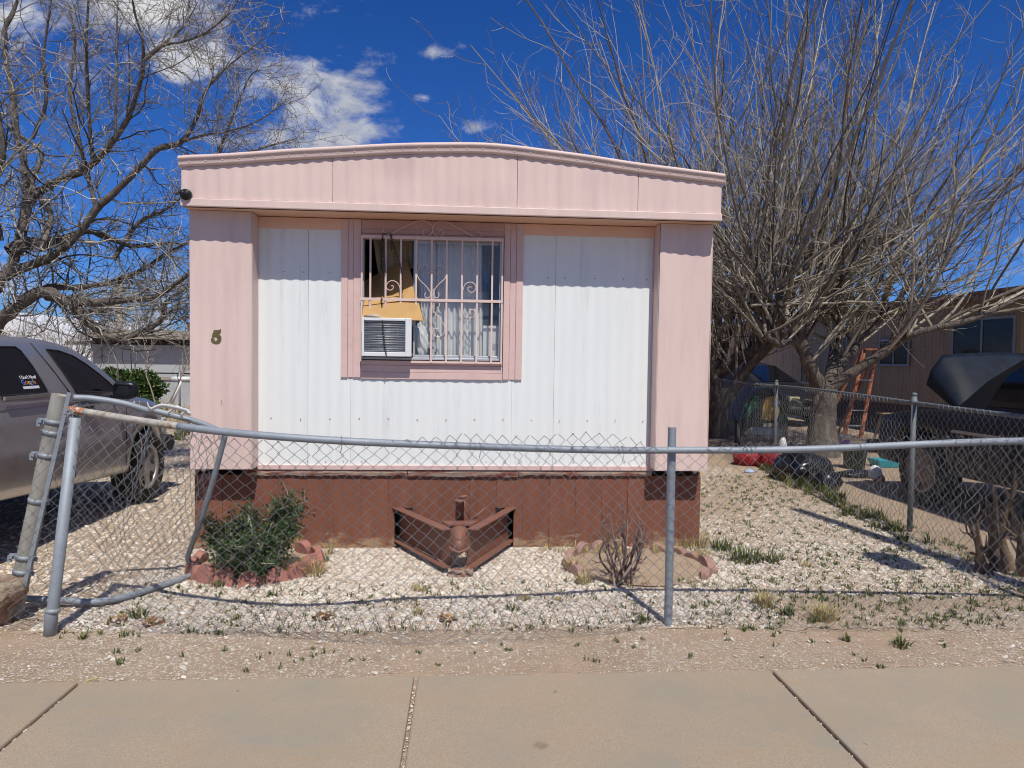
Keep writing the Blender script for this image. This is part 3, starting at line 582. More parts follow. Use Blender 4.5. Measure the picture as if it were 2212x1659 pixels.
# chains
def chain(paths, label):
    b = MB()
    for pth in paths:
        c = spline(pth, 200); d = np.r_[0, np.cumsum(np.linalg.norm(np.diff(c, axis=0), axis=1))]; n = max(3, int(d[-1]/.0155))
        for i in range(n):
            s = (i+.5)/n*d[-1]; p = np.array([np.interp(s, d, c[:, k]) for k in range(3)]); p2 = np.array([np.interp(min(s+.01, d[-1]), d, c[:, k]) for k in range(3)]); t = p2-p; t /= np.linalg.norm(t)+1e-9
            u = np.array([1.0, 0, 0]) if i % 2 == 0 else np.array([0, 1.0, 0]); u = u-t*(u@t); u /= np.linalg.norm(u)
            th = np.linspace(0, 2*math.pi, 9); b.tube([p+t*math.cos(a)*.0105+u*math.sin(a)*.0055 for a in th], .0019, 4, caps=False)
    o = b.build('chain', M['darkiron'], loc=paths[0][0]); return tag(o, label, 'chain')
CY = GY-.016
chain([[Z4(516, 262, CY), Z4(508, 400, CY), Z4(504, 560, CY), Z4(508, 800, CY), Z4(512, 980, CY-.0), Z4(516, 1040, AY-.01), Z4(530, 1200, AY-.012), Z4(550, 1335, AY-.01)], [Z4(520, 300, CY-.004), Z4(528, 450, CY-.004), Z4(540, 580, CY-.006), Z4(545, 600, CY)]], 'long dark chain hanging from the grille down across air conditioner')
chain([[Z4(520, 262, CY), Z4(560, 250, CY-.01), Z4(592, 262, CY), Z4(600, 330, CY), Z4(640, 440, CY), Z4(672, 540, CY), Z4(690, 620, CY), Z4(692, 780, CY)], [Z4(590, 270, CY-.008), Z4(595, 400, CY-.008)]], 'short dark chain looped over the upper left grille bars')

# ------------------------------------------------------------------ tow hitch under the front of the home
hitch = bpy.data.objects.new('tow_hitch', None); col.objects.link(hitch); hitch.parent = home; hitch.location = (0, 0, 0)
tipL, tipR = np.array([-.075, 4.63, 0]), np.array([.035, 4.63, 0]); bkL, bkR = np.array([NX0+.035, YW+.06, 0]), np.array([NX1-.035, YW+.06, 0])
for tip, bk, sg in ((tipL, bkL, -1), (tipR, bkR, 1)):
    t = bk-tip; t /= np.linalg.norm(t); out = np.array([t[1], -t[0], 0]); out = out*(1 if out[1] < 0 else -1)
    z0, z1 = .055, .30; b = MB()
    b.prism([tip+[0, 0, z0], bk+[0, 0, z0], bk+[0, 0, z1], tip+[0, 0, z1]], -out*.008)
    b.prism([tip+[0, 0, z1], bk+[0, 0, z1], bk+out*.07+[0, 0, z1], tip+out*.07+[0, 0, z1]], (0, 0, .009)); b.prism([tip+[0, 0, z0-.009], bk+[0, 0, z0-.009], bk+out*.055+[0, 0, z0-.009], tip+out*.055+[0, 0, z0-.009]], (0, 0, .009))
    b.build('tongue_beam', M['brownsteel'], hitch, bevel=.002)
b = MB(); yc = 4.66; xc = -.02
b.prism([[xc-.13, 4.80, .312], [xc+.13, 4.80, .312], [xc+.08, 4.69, .312], [xc-.08, 4.69, .312]], (0, 0, .010))
prof = lambda w, y, z: [[xc-w, y, z-.10], [xc-w*.92, y, z-.03], [xc-w*.5, y, z+.012], [xc, y, z+.022], [xc+w*.5, y, z+.012], [xc+w*.92, y, z-.03], [xc+w, y, z-.10]]
b.grid([prof(.10, 4.73, .298), prof(.08, 4.69, .292), prof(.06, 4.65, .28), prof(.05, 4.60, .265), prof(.04, 4.565, .235)])
b.blob((xc, 4.585, .20), (.042, .045, .055), sub=2, amp=0)
th = np.linspace(math.pi*.95, math.pi*2.05, 14)
b.tube([[xc+.062*math.cos(a), 4.60+.05*math.sin(a), .17+.02*abs(math.cos(a))] for a in th], .010, 8)
b.build('coupler', M['brownsteel'], hitch)
b = MB(); jx_, jy = xc+.0, 4.84
b.lathe((jx_, jy, .30), (0, 0, 1), [(0, 0), (.030, 0), (.030, .145), (.038, .147), (.038, .158), (.02, .162), (0, .163)], 18)
b.tube([[jx_-.01, jy-.005, .475], [jx_+.05, jy-.01, .485]], .011, 8); b.tube([[jx_+.03, jy-.02, .46], [jx_+.042, jy-.02, .40], [jx_+.07, jy-.02, .32]], .006, 6); b.tube([[xc+.10, 4.86, .325], [xc+.175, 4.90, .38]], .010, 8)
b.build('jack', M['brownsteel'], hitch)
b = MB(); v, f = ico(2); g = np.random.default_rng(8)
cl = np.clip(v*1.6, -1, 1)*np.array([.075, .06, .04]); b.add(cl*np.array([1, 1, .8])+g.normal(size=cl.shape)*.009+np.array([xc+.01, 4.60, .012]), f, False)
o = b.build('wood_block', M['weathered'], loc=(xc, 4.6, 0)); tag(o, 'split weathered wood block under the tow hitch', 'wood block')

# ------------------------------------------------------------------ front chain link fence
RAIL = np.array([list(PY(150, 884, 3.72)), list(PY(225, 896.5, 3.66)), list(PY(300, 908.5, 3.58)), [-1.46, 3.523, 1.100], [-1.149, 3.433, 1.075], [-.809, 3.385, 1.054], [-.508, 3.425, 1.032], [-.196, 3.507, 1.01], [.225, 3.539, .993], [.698, 3.587, .977], [1.122, 3.655, .969], [1.832, 3.613, .984], [2.758, 3.518, 1.041], [3.62, 3.43, 1.068]])
def rail_at(x): return np.array([np.interp(x, RAIL[:, 0], RAIL[:, 1]), np.interp(x, RAIL[:, 0], RAIL[:, 2])])
fence = thing('chain_link_fence', 'galvanised chain link fence with a bent sagging top rail along the sidewalk', 'fence', (1.127, 3.695, 0))
def lean(b, foot, top, r, k=14, cap=True):
    b.tube([foot, top], r, k, caps=True)
P0 = np.array([1.127, 3.695, 0])
b = MB(); b.tube([P0-[0, 0, .05], [1.124, 3.695, 1.088]], .0225, 18, caps=False); b.lathe([1.124, 3.695, 1.088], (0, 0, 1), [(.0225, 0), (.0185, 0), (.0185, -.06), (0, -.06)], 18); b.build('post', M['galv'], fence)
LT = np.array(PY(163, 902, 3.70)); LB = np.array(G(108, 1372))
b = MB(); b.tube([LB-[0, 0, .03], LB+(LT-LB)*.1+[-.006, 0, 0], LB+(LT-LB)*.14, LT], [.031, .031, .0275, .0275], 16); b.lathe(LB+(LT-LB)*.115, LT-LB, [(.031, -.01), (.036, -.004), (.035, .004), (.028, .012)], 16); b.build('post', M['galv'], fence)
pts = spline(RAIL, 120); k0 = int(np.argmin(np.abs(pts[:, 0]-PY(395, 930, 3.53)[0]))); k1 = 4
b = MB(); b.tube(pts[k0:], .0185, 14); rail_o = b.build('top_rail', M['galv'], fence)
b = MB(); b.tube(pts[max(0, k1):k0+1], .0182, 14); b.build('top_rail', M['palepipe'], fence)['label'] = 'peeling pale left end of the top rail'
b = MB(); b.tube(pts[:k1+1], .0182, 14); b.build('rail_end', M['rust'], fence)['label'] = 'rusty broken end of the top rail'
def weave(surf, width, n_rows, pitch, seed, amp=.006, jit=.004, wire=.0018, skip=None):
    """chain link wires as zigzags; surf(s, row) -> point; s in metres, row 0..n_rows (0 = bottom)"""
    g = np.random.default_rng(seed); L = []; n = int(width/pitch)
    for i in range(n+1):
        jx_ = g.normal()*jit; Q = []
        for r in range(n_rows+1):
            if skip is not None and skip(i*pitch, r): 
                if len(Q) > 2: L.append(Q)
                Q = []; continue
            s = i*pitch+jx_+(pitch*.5 if (r+i) % 2 == 0 else -pitch*.5)*1.0
            p = surf(s, r)+np.array([g.normal()*jit*.5, amp*(1 if (r+i) % 2 == 0 else -1)*.6, g.normal()*jit*.5]); Q.append(p)
        if len(Q) > 2: L.append(Q)
    out = []
    for Q in L:
        Q = np.array(Q); out.append((Q, np.full(len(Q), wire)))
    return out
NR = 31
def front_surf(s, r):
    x = -2.18+s; t = r/NR
    ry, rz = rail_at(x)
    over = np.interp(x, [-2.2, -1.95, -1.5, -.6, -.25, 0, .4, .65, .85, 1.0, 1.25, 1.5, 2.2, 3.0, 3.6], [-.10, -.075, -.04, -.01, .03, .065, .07, .095, .08, .02, .0, .04, .05, .035, .02])
    zt_ = rz+over; yb = np.interp(x, [-2.2, -1.4, -.9, -.5, -.2, .3, .7, 1.12, 2, 3.6], [3.70, 3.66, 3.60, 3.52, 3.48, 3.47, 3.55, 3.66, 3.60, 3.52])
    xl = -2.18+(s)*1.0
    lx = np.interp(t, [0, 1], [-2.36, -2.10]); f = np.clip(1-(x+2.18)/.5, 0, 1); x2 = x*(1-f)+(lx+(x+2.18))*f
    z = .02+(zt_-.02)*t; y = yb+(ry-.012-yb)*t**.9+.018*math.sin(2.1*x+4*t)+.01*math.sin(5.3*x-3*t)
    x2 += .015*math.sin(3*t+2.3*x)+.01*math.sin(9*t+5*x)
    if t < .12 and -1.0 < x < 1.0: z = max(.012, z*.55)
    return np.array([x2, y, z])
V, Fq = tubes(weave(front_surf, 5.75, NR, .0365, 11), 4); raw_mesh('wire_mesh', V, Fq, M['wire'], fence)
for x in (-1.75, -1.35, -.62, .05, .8, 1.5, 2.1, 2.75):
    ry, rz = rail_at(x); th = np.linspace(0, 2*math.pi*1.6, 16); b = MB(); b.tube([[x+.004*a, ry+.0205*math.cos(a), rz+.0205*math.sin(a)] for a in th]+[[x+.03, ry-.015, rz-.06]], .0019, 4); b.build('tie_wire', M['wire'], fence)
th = np.linspace(0, 2*math.pi, 13); rr, rz = rail_at(1.12)
b = MB(); b.tube([[1.123+.027*math.cos(a), 3.695+.027*math.sin(a)-.0, rz-.01+.012*math.sin(a)] for a in th], .0022, 5)
b.build('tie_wire', M['wire'], fence)

# ------------------------------------------------------------------ the leaning gate post with its broken footing
PB, PT = np.array(PY(30, 1322, 3.92)), np.array(PY(131, 853, 3.92)); ax = (PT-PB)/np.linalg.norm(PT-PB)
gp = thing('gate_post', 'thick weathered pipe post leaning in a broken lump of concrete', 'post', (PB[0]-.05, 3.86, 0))
b = MB(); b.tube([PB-ax*.06, PT], .0435, 22, caps=False); b.lathe(PT, ax, [(.0435, 0), (.040, 0), (.040, -.05), (0, -.05)], 22); b.build('post', M['oldgalv'], gp)
# footing: an uprooted cup of concrete, wider at the top
v, f = ico(3); g = np.random.default_rng(21); fc = np.array([PB[0]-.045, PB[1]-.10, 0])
nn = .10*np.sin(v@np.array([7., 3, 5]))+.08*np.sin(v@np.array([-6., 9, 2])+1)+g.normal(size=len(v))*.025
q = v*(1+nn[:, None]); zz_ = np.clip(q[:, 2], -.9, .62); rad = np.interp(zz_, [-.9, -.3, .3, .62], [.62, .72, 1.0, 1.06])
q = np.c_[q[:, 0]*rad*.155, q[:, 1]*rad*.13, .135+zz_*.165]
b = MB(); b.add(q+fc, f, True); b.build('footing', M['clod'], gp)
# tension bar and clamps
TB0, TB1 = np.array(PY(150, 848, 3.86)), np.array(PY(42, 1312, 3.86))
b = MB(); b.obox(TB0, TB1, (0.98, 0, .2), .021, .006); b.build('tension_bar', M['galv'], gp)
for (px, py, s) in ((124, 912, 1), (122, 936, 0), (107, 984, 1), (87, 1082, 0), (58, 1203, 1), (48, 1233, 0)):
    c = PB+ax*float(np.clip(((PY(px, py, 3.92)-PB)@ax), 0, 9)); b = MB()
    b.lathe(c, ax, [(.0445, -.013), (.0475, -.013), (.0475, .013), (.0445, .013)], 22)
    e = np.array([1., -.35, -.12]); e /= np.linalg.norm(e); b.obox(c+e*.040, c+e*.078, ax, .022, .008); b.tube([c+e*.066+[0, -.016, 0], c+e*.066+[0, .016, 0]], .006, 6)
    if s: w = np.array([-1., -.2, .1]); w /= np.linalg.norm(w); b.obox(c+w*.043, c+w*.078, ax, .028, .014); b.obox(c+w*.062+[0, -.02, 0], c+w*.062+[0, .02, 0], ax, .018, .018); b.obox(c+w*.072+[0, -.006, .006], c+w*.070+[-.004, -.006, -.030], w, .018, .014)
    b.build('clamp', M['galv'], gp)
b = MB(); g = np.random.default_rng(31); c = np.array(PY(158, 893, 3.70))
for k in range(5):
    p = [c+g.normal(size=3)*np.array([.022, .02, .03]) for _ in range(7)]; b.tube(spline(p, 30), .0021, 5)
b.build('tie_wire', M['wire'], gp)

# ------------------------------------------------------------------ bent gate standing behind
GTL = np.array(PY(165, 858, 3.93)); gate = thing('bent_gate', 'crumpled pipe framed chain link gate hanging behind the leaning post', 'gate', (-1.78, 4.62, 0))
def gy(px): return np.interp(px, [60, 165, 330, 430, 500], [3.98, 3.95, 4.18, 4.40, 4.22])
topc = [(158, 859), (200, 861), (265, 871), (318, 886), (330, 886), (400, 904), (445, 918), (487, 938)]
rightc = [(487, 938), (478, 972), (462, 1032), (440, 1105), (424, 1150), (409, 1192), (406, 1206), (413, 1222), (420, 1236)]
ry_ = [4.22, 4.25, 4.30, 4.38, 4.45, 4.53, 4.56, 4.62, 4.66]
T_ = np.array([PY(x, y, Y) for (x, y), Y in zip(topc, np.linspace(3.95, 4.22, 8))]); R_ = np.array([PY(x, y, Y) for (x, y), Y in zip(rightc, ry_)])
B_ = np.array([G(420, 1240, .03), G(375, 1256, .03), G(330, 1271, .03), G(280, 1287, .035), G(230, 1297, .04), G(190, 1300, .045), G(120, 1296, .05), G(55, 1293, .05)])
MB().tube(spline(T_, 50), .0175, 12).build('frame_rail', M['galv'], gate); MB().tube(spline(B_, 50), .0185, 12).build('frame_rail', M['galv'], gate)
b = MB(); b.tube(spline(R_, 60), [.0165]*28+[.0165]*32, 12); b.build('frame_stile', M['galv'], gate)
Ts, Rs, Bs = spline(T_, 200), spline(R_, 200), spline(B_, 200)[::-1]
Lf0, Lf1 = np.array(TB1), np.array(TB0)
def gate_surf(s, r):
    u = np.clip(s/GW, 0, 1); t = r/28
    u2 = u**.86
    top = Ts[int(u2*199)]-[0, 0, .03]; bot = Bs[int(u2*199)]+[0, 0, .02]; lf = TB1+(TB0-TB1)*t+[0, .03, 0]; rt_ = Rs[int((1-t)*199)]
    c00, c10, c01, c11 = TB1, Bs[199], TB0, Ts[199]
    p = (1-t)*bot+t*top+(1-u2)*lf+u2*rt_-((1-u2)*(1-t)*c00+u2*(1-t)*c10+(1-u2)*t*c01+u2*t*c11)
    return p+np.array([.012*math.sin(7*t+5*u), .03*math.sin(3*u+5*t), .01*math.sin(8*u)])
GW = 1.25
V, Fq = tubes(weave(gate_surf, GW, 28, .036, 12, jit=.005, amp=.005), 4); raw_mesh('wire_mesh', V, Fq, M['wire'], gate)
b = MB()
for px, py in ((288, 874), (420, 912)):
    c = np.array(PY(px, py, gy(px)-.0)); th = np.linspace(0, 2*math.pi*1.2, 14); b = MB(); b.tube([c+[.004*a, .02*math.cos(a), .02*math.sin(a)] for a in th], .002, 5); b.build('tie_wire', M['acwhite'], gate)
# white plastic straps caught on the gate
ST = [[(318, 872, 4.02), (325, 884, 4.02), (335, 880, 4.03), (352, 876, 4.05), (385, 882, 4.08), (410, 889, 4.1)], [(362, 893, 4.1), (376, 882, 4.1), (384, 880, 4.1), (392, 886, 4.1), (390, 896, 4.1)], [(390, 898, 4.1), (400, 890, 4.1), (412, 894, 4.1)]]
b = MB()
for s in ST:
    c = spline([PY(*q) for q in s], 24); g = np.stack([c+[.003, -.005, .011], c+[-.003, .006, -.011]], 1); b.grid(g)
o = b.build('plastic_strap', M['acwhite'], loc=c[0]); m_ = o.modifiers.new('thick', 'SOLIDIFY'); m_.thickness = .0015; tag(o, 'curling white plastic straps caught on the bent gate', 'strap')

# ------------------------------------------------------------------ side fence between the two yards
sf = thing('side_fence', 'tall chain link fence with dark pipe rail dividing the two yards', 'fence', (3.86, 5.74, 0))
S0, S1 = np.array([3.60, 3.45]), np.array([4.72, 13.4]); 
def sfx(y): return 3.60+(y-3.45)*(4.72-3.60)/(13.4-3.45)
SH = 1.12
for y in (3.5, 5.741, 9.26, 12.9):
    x = sfx(y); b = MB(); b.tube([[x, y, -.05], [x, y, SH+.05]], .022, 12); b.blob([x, y, SH+.065], (.024, .024, .02), sub=1, amp=0); b.lathe([x, y, SH], (0, 0, 1), [(.022, -.02), (.027, -.018), (.027, .02), (.022, .022)], 12); b.build('post', M['dgalv'], sf)
b = MB(); b.tube([[sfx(y)-.0, y, SH+.012*math.sin(y)] for y in np.linspace(3.45, 13.4, 24)], .017, 10); b.build('top_rail', M['dgalv'], sf)
def sfs(s, r):
    y = 3.5+s; t = r/30; return np.array([sfx(y)-.024+.01*math.sin(y*2+t*3), y, .02+(SH-.01)*t])
def weave_y(*a, **k): return weave(*a, **k)
L_ = weave(sfs, 9.8, 30, .037, 14, amp=0.0)
L_ = [(p+np.c_[np.where(np.arange(len(p)) % 2 == 0, .004, -.004), np.zeros(len(p)), np.zeros(len(p))], r) for p, r in L_]
V, Fq = tubes(L_, 4); raw_mesh('wire_mesh', V, Fq, M['wire'], sf)

# ------------------------------------------------------------------ flower beds edged with scalloped blocks
def edging_block(m, label, group, seed):
    g = np.random.default_rng(seed); b = MB(); n = 15; w, h, d = .138, .118, .055
    out = [[-w/2, 0, -.06]]+[[-w/2*math.cos(a), 0, h-.068+.068*math.sin(a)] for a in np.linspace(0, math.pi, n)]+[[w/2, 0, -.06]]
    b.prism(np.array(out)+[0, -d/2, 0], (0, d, 0)); o = b.build('edging_block', m, loc=(0, 0, 0), bevel=.004); return tag(o, label, 'edging block', group)
def ring(c, r, angs, m, label, group, seed, tilt=.25, ZR=-.012):
    g = np.random.default_rng(seed); o0 = None
    for a in angs:
        o = edging_block(m, label, group, seed) if o0 is None else o0.copy()
        if o0 is None: o0 = o
        else: col.objects.link(o)
        rr = r*(1+g.normal()*.02); o.location = (c[0]+rr*math.cos(a), c[1]+rr*math.sin(a)*.95, ZR+g.normal()*.008)
        o.rotation_euler = (g.normal()*.07-tilt, g.normal()*.07, a-math.pi/2+math.pi+g.normal()*.1)
LC = G(552, 1228); RC = G(1386, 1236)
ring((LC[0], LC[1]+.02), .42, [math.radians(d) for d in list(range(170, 402, 22))+[55, 95, 130]], M['edging'], 'terracotta red scalloped edging block round the green bush', 'scalloped blocks round the green bush', 51)
ring((RC[0], RC[1]+.12), .50, [math.radians(d) for d in list(range(-32, 214, 18))], M['edging2'], 'faded brown scalloped edging block round the bare rose bush', 'scalloped blocks round the bare rose bush', 52, tilt=.1, ZR=-.052)
for nm, c, r in (('bed_soil', (LC[0], LC[1]+.02), .40), ('bed_soil', (RC[0], RC[1]+.12), .47)):
    P = []; g = np.random.default_rng(3)
    ths = np.linspace(0, 2*math.pi, 40, endpoint=False); rs = np.linspace(0, r, 9)
    P = np.array([[[c[0]+q*math.cos(t), c[1]+q*math.sin(t)*.95, .032-.02*(q/r)**2+g.normal()*.003] for q in rs] for t in ths]); b = MB(); b.grid(P, close_u=True); struct(b.build(nm, M['dirt']))

# ------------------------------------------------------------------ gravel, weeds, dry grass
from mathutils.geometry import tessellate_polygon
def inpoly(x, y, poly):
    c = np.zeros(len(x), bool); n = len(poly)
    for i in range(n):
        (x0, y0), (x1, y1) = poly[i], poly[(i+1) % n]; k = ((y0 > y) != (y1 > y)) & (x < (x1-x0)*(y-y0)/(y1-y0+1e-12)+x0); c ^= k
    return c
def vnoise(x, y, s, seed):
    g = np.random.default_rng(seed); o = 0
    for k in range(6):
        a = g.uniform(0, 6.28); f = s*(1.0+.7*k); o = o+np.sin((x*math.cos(a)+y*math.sin(a))*f+g.uniform(0, 6.28))/(1+.4*k)
    return o/2.2
def stones(xy, size, flat, seed, z=.004):
    g = np.random.default_rng(seed); v0, f0 = ico(0); n = len(xy); f0 = np.array(f0)
    v = v0[None]*(1+g.normal(size=(n, 12, 1))*.16)
    S = size[:, None, None]*np.stack([g.uniform(.8, 1.25, n), g.uniform(.65, 1.0, n), g.uniform(.45, .8, n)*flat], -1)[:, None]
    v = v*S; a = g.uniform(0, 6.28, n); ca, sa = np.cos(a)[:, None], np.sin(a)[:, None]; x = v[:, :, 0]*ca-v[:, :, 1]*sa; y = v[:, :, 0]*sa+v[:, :, 1]*ca
    tl = g.normal(size=(n, 1))*.25; zz_ = v[:, :, 2]+x*tl
    V = np.stack([x+xy[:, :1], y+xy[:, 1:2], zz_+z+size[:, None]*.22*flat], -1)
    return V.reshape(-1, 3), (f0[None]+(np.arange(n)*12)[:, None, None]).reshape(-1, 3)
STONE = island_mat('white_gravel', [(0, (.54, .48, .39)), (.28, (.67, .62, .54)), (.5, (.44, .36, .27)), (.66, (.74, .70, .63)), (.84, (.47, .36, .26)), (.93, (.46, .43, .40)), (1, (.34, .24, .18))], .85, vs=80, var=.12)
g = np.random.default_rng(77)
def scatter(n, x0, x1, y0, y1, poly=None, thr=None, seed=0):
    x = g.uniform(x0, x1, n); y = g.uniform(y0, y1, n); k = np.ones(n, bool)
    if poly is not None: k &= inpoly(x, y, poly)
    if thr is not None: k &= thr(x, y)
    return np.c_[x[k], y[k]]
def notbed(x, y): return ((x-LC[0])**2+(y-LC[1])**2 > .36**2) & (((x-RC[0])**2+(y-RC[1]-.1)**2 > .47**2) | (g.uniform(0, 1, len(x)) < .2))
yard_poly = YARD
def dens_yard(x, y):
    d = np.ones(len(x)); far = np.clip((y-5.5)/1.5, 0, 1)*np.clip((x-1.9)/.3, 0, 1); n = vnoise(x, y, 1.6, 5)
    d = d-.70*np.clip((x-1.7)/.6, 0, 1)*np.clip((4.3-y)/.5, 0, 1)-.30*far-.6*np.clip(n-.05, 0, 1)*np.clip((x-1.2)/.6, .25, 1)-.46*np.clip((x-1.7)/.5, 0, 1)-.10
    d = d-.5*np.clip((3.86-y)/.16, 0, 1)
    return (g.uniform(0, 1, len(x)) < d) & notbed(x, y)
A = scatter(90000, -2.3, 3.8, 3.6, 5.35, yard_poly, dens_yard); sz = np.clip(g.lognormal(math.log(.0072), .42, len(A)), .003, .024)
V, Fq = stones(A, sz, .85, 61); Vs, Fs = [V], [Fq]; off = len(V)
def addst(A, sz, fl, sd):
    global off
    V, Fq = stones(A, sz, fl, sd); Vs.append(V); Fs.append(Fq+off); off += len(V)
A = scatter(42000, 1.9, 4.05, 5.3, 9.3, yard_poly, dens_yard); addst(A, np.clip(g.lognormal(math.log(.0082), .38, len(A)), .004, .02), .8, 62)
A = scatter(4200, -3.2, 4, 3.11, 3.80, None, lambda x, y: g.uniform(0, 1, len(x)) < .4+.45*vnoise(x, y, 2, 9)); addst(A, np.clip(g.lognormal(math.log(.0052), .5, len(A)), .0025, .018), .6, 63)
A = scatter(95000, -3.2, 4, 3.11, 3.88, None, lambda x, y: g.uniform(0, 1, len(x)) < .45+.4*vnoise(x, y, 2, 9)); addst(A, np.clip(g.lognormal(math.log(.0028), .35, len(A)), .0015, .006), .6, 64)
for xj in J[2:-2]:
    n_ = 150; A = np.c_[xj+g.uniform(-.007, .007, n_), g.uniform(1.4, 3.1, n_)]; addst(A, np.clip(g.lognormal(math.log(.0042), .4, n_), .002, .008), .8, 160+int(xj*10))
struct_ = raw_mesh('gravel', np.vstack(Vs), np.vstack(Fs), STONE, smooth=False); tag(struct_, None, None, None, 'stuff'); struct_['label'] = 'white landscaping gravel spread over the front yard'
Vs, Fs, off = [], [], 0
A = scatter(26000, -6.2, -1.96, 3.8, 8, DRIVE); addst(A, np.clip(g.lognormal(math.log(.0105), .4, len(A)), .005, .028), .7, 65)
A = scatter(9000, -6.2, -1.96, 8, 13.4, DRIVE); addst(A, np.clip(g.lognormal(math.log(.014), .35, len(A)), .006, .03), .7, 66)
DST = island_mat('drive_gravel', [(0, (.62, .54, .44)), (.35, (.70, .64, .55)), (.6, (.55, .44, .33)), (.75, (.74, .70, .63)), (.86, (.47, .36, .27)), (.93, (.40, .37, .34)), (1, (.30, .21, .15))], .85, vs=80)
o = raw_mesh('drive_gravel', np.vstack(Vs), np.vstack(Fs), DST, smooth=False); o['kind'] = 'stuff'; o['label'] = 'beige gravel covering the driveway under the pickup'

def blades(items, seed, m, name, label, kind='stuff'):
    """items: (x, y, radius, height, count, width)"""
    g = np.random.default_rng(seed); V, Fq = [], []; off = 0
    for (x, y, r, h, n, w) in items:
        a = g.uniform(0, 6.28, n); rr = r*np.sqrt(g.uniform(0, 1, n))*.6; bx, by = x+rr*np.cos(a), y+rr*np.sin(a)
        ln = h*g.uniform(.45, 1.1, n); a2 = a+g.normal(size=n)*.7; tilt = g.uniform(.1, .95, n); ww = w*g.uniform(.6, 1.3, n)
        dx, dy = np.cos(a2), np.sin(a2); sx, sy = -dy*ww, dx*ww
        base = np.c_[bx, by, np.zeros(n)]; side = np.c_[sx, sy, np.zeros(n)]
        mid = base+np.c_[dx*ln*tilt*.4, dy*ln*tilt*.4, ln*.6]; tip = base+np.c_[dx*ln*tilt, dy*ln*tilt, ln*(1-.35*tilt)]
        vv = np.stack([base-side*.7, base+side*.7, mid+side, mid-side, tip], 1).reshape(-1, 3); V.append(vv); k = np.arange(n)*5
        Fq.append(np.c_[k, k+1, k+2]+off); Fq.append(np.c_[k, k+2, k+3]+off); Fq.append(np.c_[k+3, k+2, k+4]+off); off += len(vv)
    o = raw_mesh(name, np.vstack(V), np.vstack(Fq), m, smooth=False); o['kind'] = kind; o['label'] = label; return o
GREEN = island_mat('weed_green', [(0, (.055, .08, .022)), (.4, (.09, .12, .034)), (.7, (.13, .15, .05)), (.88, (.20, .19, .08)), (1, (.32, .26, .12))], .7)
STRAW = island_mat('dry_grass', [(0, (.42, .32, .13)), (.5, (.52, .42, .20)), (.8, (.36, .28, .12)), (1, (.20, .22, .07))], .8)
def wx(n, x0, x1, y0, y1, thr=None):
    A = scatter(n, x0, x1, y0, y1, None, thr); return A
it = []
for x, y in wx(900, -2.1, 3.8, 3.62, 4.45): it.append((x, y, .02, g.uniform(.015, .045), int(g.integers(5, 13)), .0026))
for x, y in wx(620, 1.3, 3.9, 3.6, 5.2): it.append((x, y, .025, g.uniform(.015, .05), int(g.integers(5, 14)), .0028))
for x, y in wx(900, 2.0, 4.0, 4.8, 8.6): it.append((x, y, .035, g.uniform(.015, .045), int(g.integers(5, 12)), .0035))
for x, y in wx(60, -1.8, 3.8, 3.2, 3.66): it.append((x, y, .02, g.uniform(.015, .04), int(g.integers(6, 14)), .003))
for px, py, r, h, n in ((300, 1335, .07, .07, 60), (1105, 1320, .04, .06, 30), (1610, 1215, .16, .13, 160), (1560, 1190, .12, .12, 110), (1665, 1215, .1, .1, 80), (1950, 1395, .06, .06, 40), (1945, 1400, .05, .05, 30), (180, 1380, .03, .04, 26), (1900, 1445, .03, .03, 20), (1830, 1385, .03, .05, 24), (260, 1435, .03, .03, 16), (700, 1215, .05, .07, 40), (590, 1290, .05, .05, 40), (1700, 1330, .06, .07, 50), (1390, 1345, .05, .06, 40), (470, 1270, .06, .06, 60)):
    p = G(px, py); it.append((p[0], p[1], r, h, n, .0035))
for k in range(70):
    t = g.uniform(0, 1); y = 5.2+t*4.2; it.append((sfx(y)-g.uniform(.05, .3), y, .08, g.uniform(.06, .16), 30, .004))
blades(it, 71, GREEN, 'weeds', 'small green weeds sprouting through the gravel')
it = []
for px, py, r, h, n in ((1650, 1312, .09, .12, 130), (1780, 1340, .10, .11, 140), (905, 1280, .06, .06, 60), (645, 1240, .14, .13, 160), (680, 1245, .1, .12, 90), (560, 1262, .06, .08, 50), (1240, 1235, .09, .12, 110), (1260, 1262, .08, .09, 90), (710, 1200, .03, .16, 26), (645, 1190, .04, .15, 36), (1330, 1262, .06, .06, 60), (1515, 1180, .06, .15, 40), (1480, 1180, .1, .14, 60), (1520, 1215, .07, .12, 50), (1130, 1296, .05, .05, 40), (1200, 1300, .04, .05, 30), (900, 1330, .05, .05, 40), (1740, 1225, .07, .06, 50)):
    p = G(px, py); it.append((p[0], p[1], r, h, n, .0026))
for x, y in wx(60, .6, 1.9, 5.0, 5.24): it.append((x, y, .03, g.uniform(.05, .14), 10, .0022))
blades(it, 72, STRAW, 'dry_grass', 'dry straw coloured grass tufts in the gravel')
a_, e_ = G(176, 1477, .012), G(216, 1464, .02); o = MB().tube(spline([a_, a_*.5+e_*.5+[0, .004, .004], e_], 8), [.006, .0055, .005, .005, .0045, .004, .003, .002], 6).build('stick', STRAW, loc=a_); tag(o, 'dry brown stick lying at the sidewalk edge by the left joint', 'stick')
LEAFB = island_mat('dry_leaf', [(0, (.20, .11, .05)), (.6, (.33, .19, .09)), (1, (.42, .28, .14))], .8)
it = [(p[0], p[1], .09, .035, 40, .012) for p in (G(700, 1338), G(250, 1345), G(330, 1350), G(965, 1340))]
blades(it, 73, LEAFB, 'leaf_litter', 'brown dead leaves lying on the gravel edge')

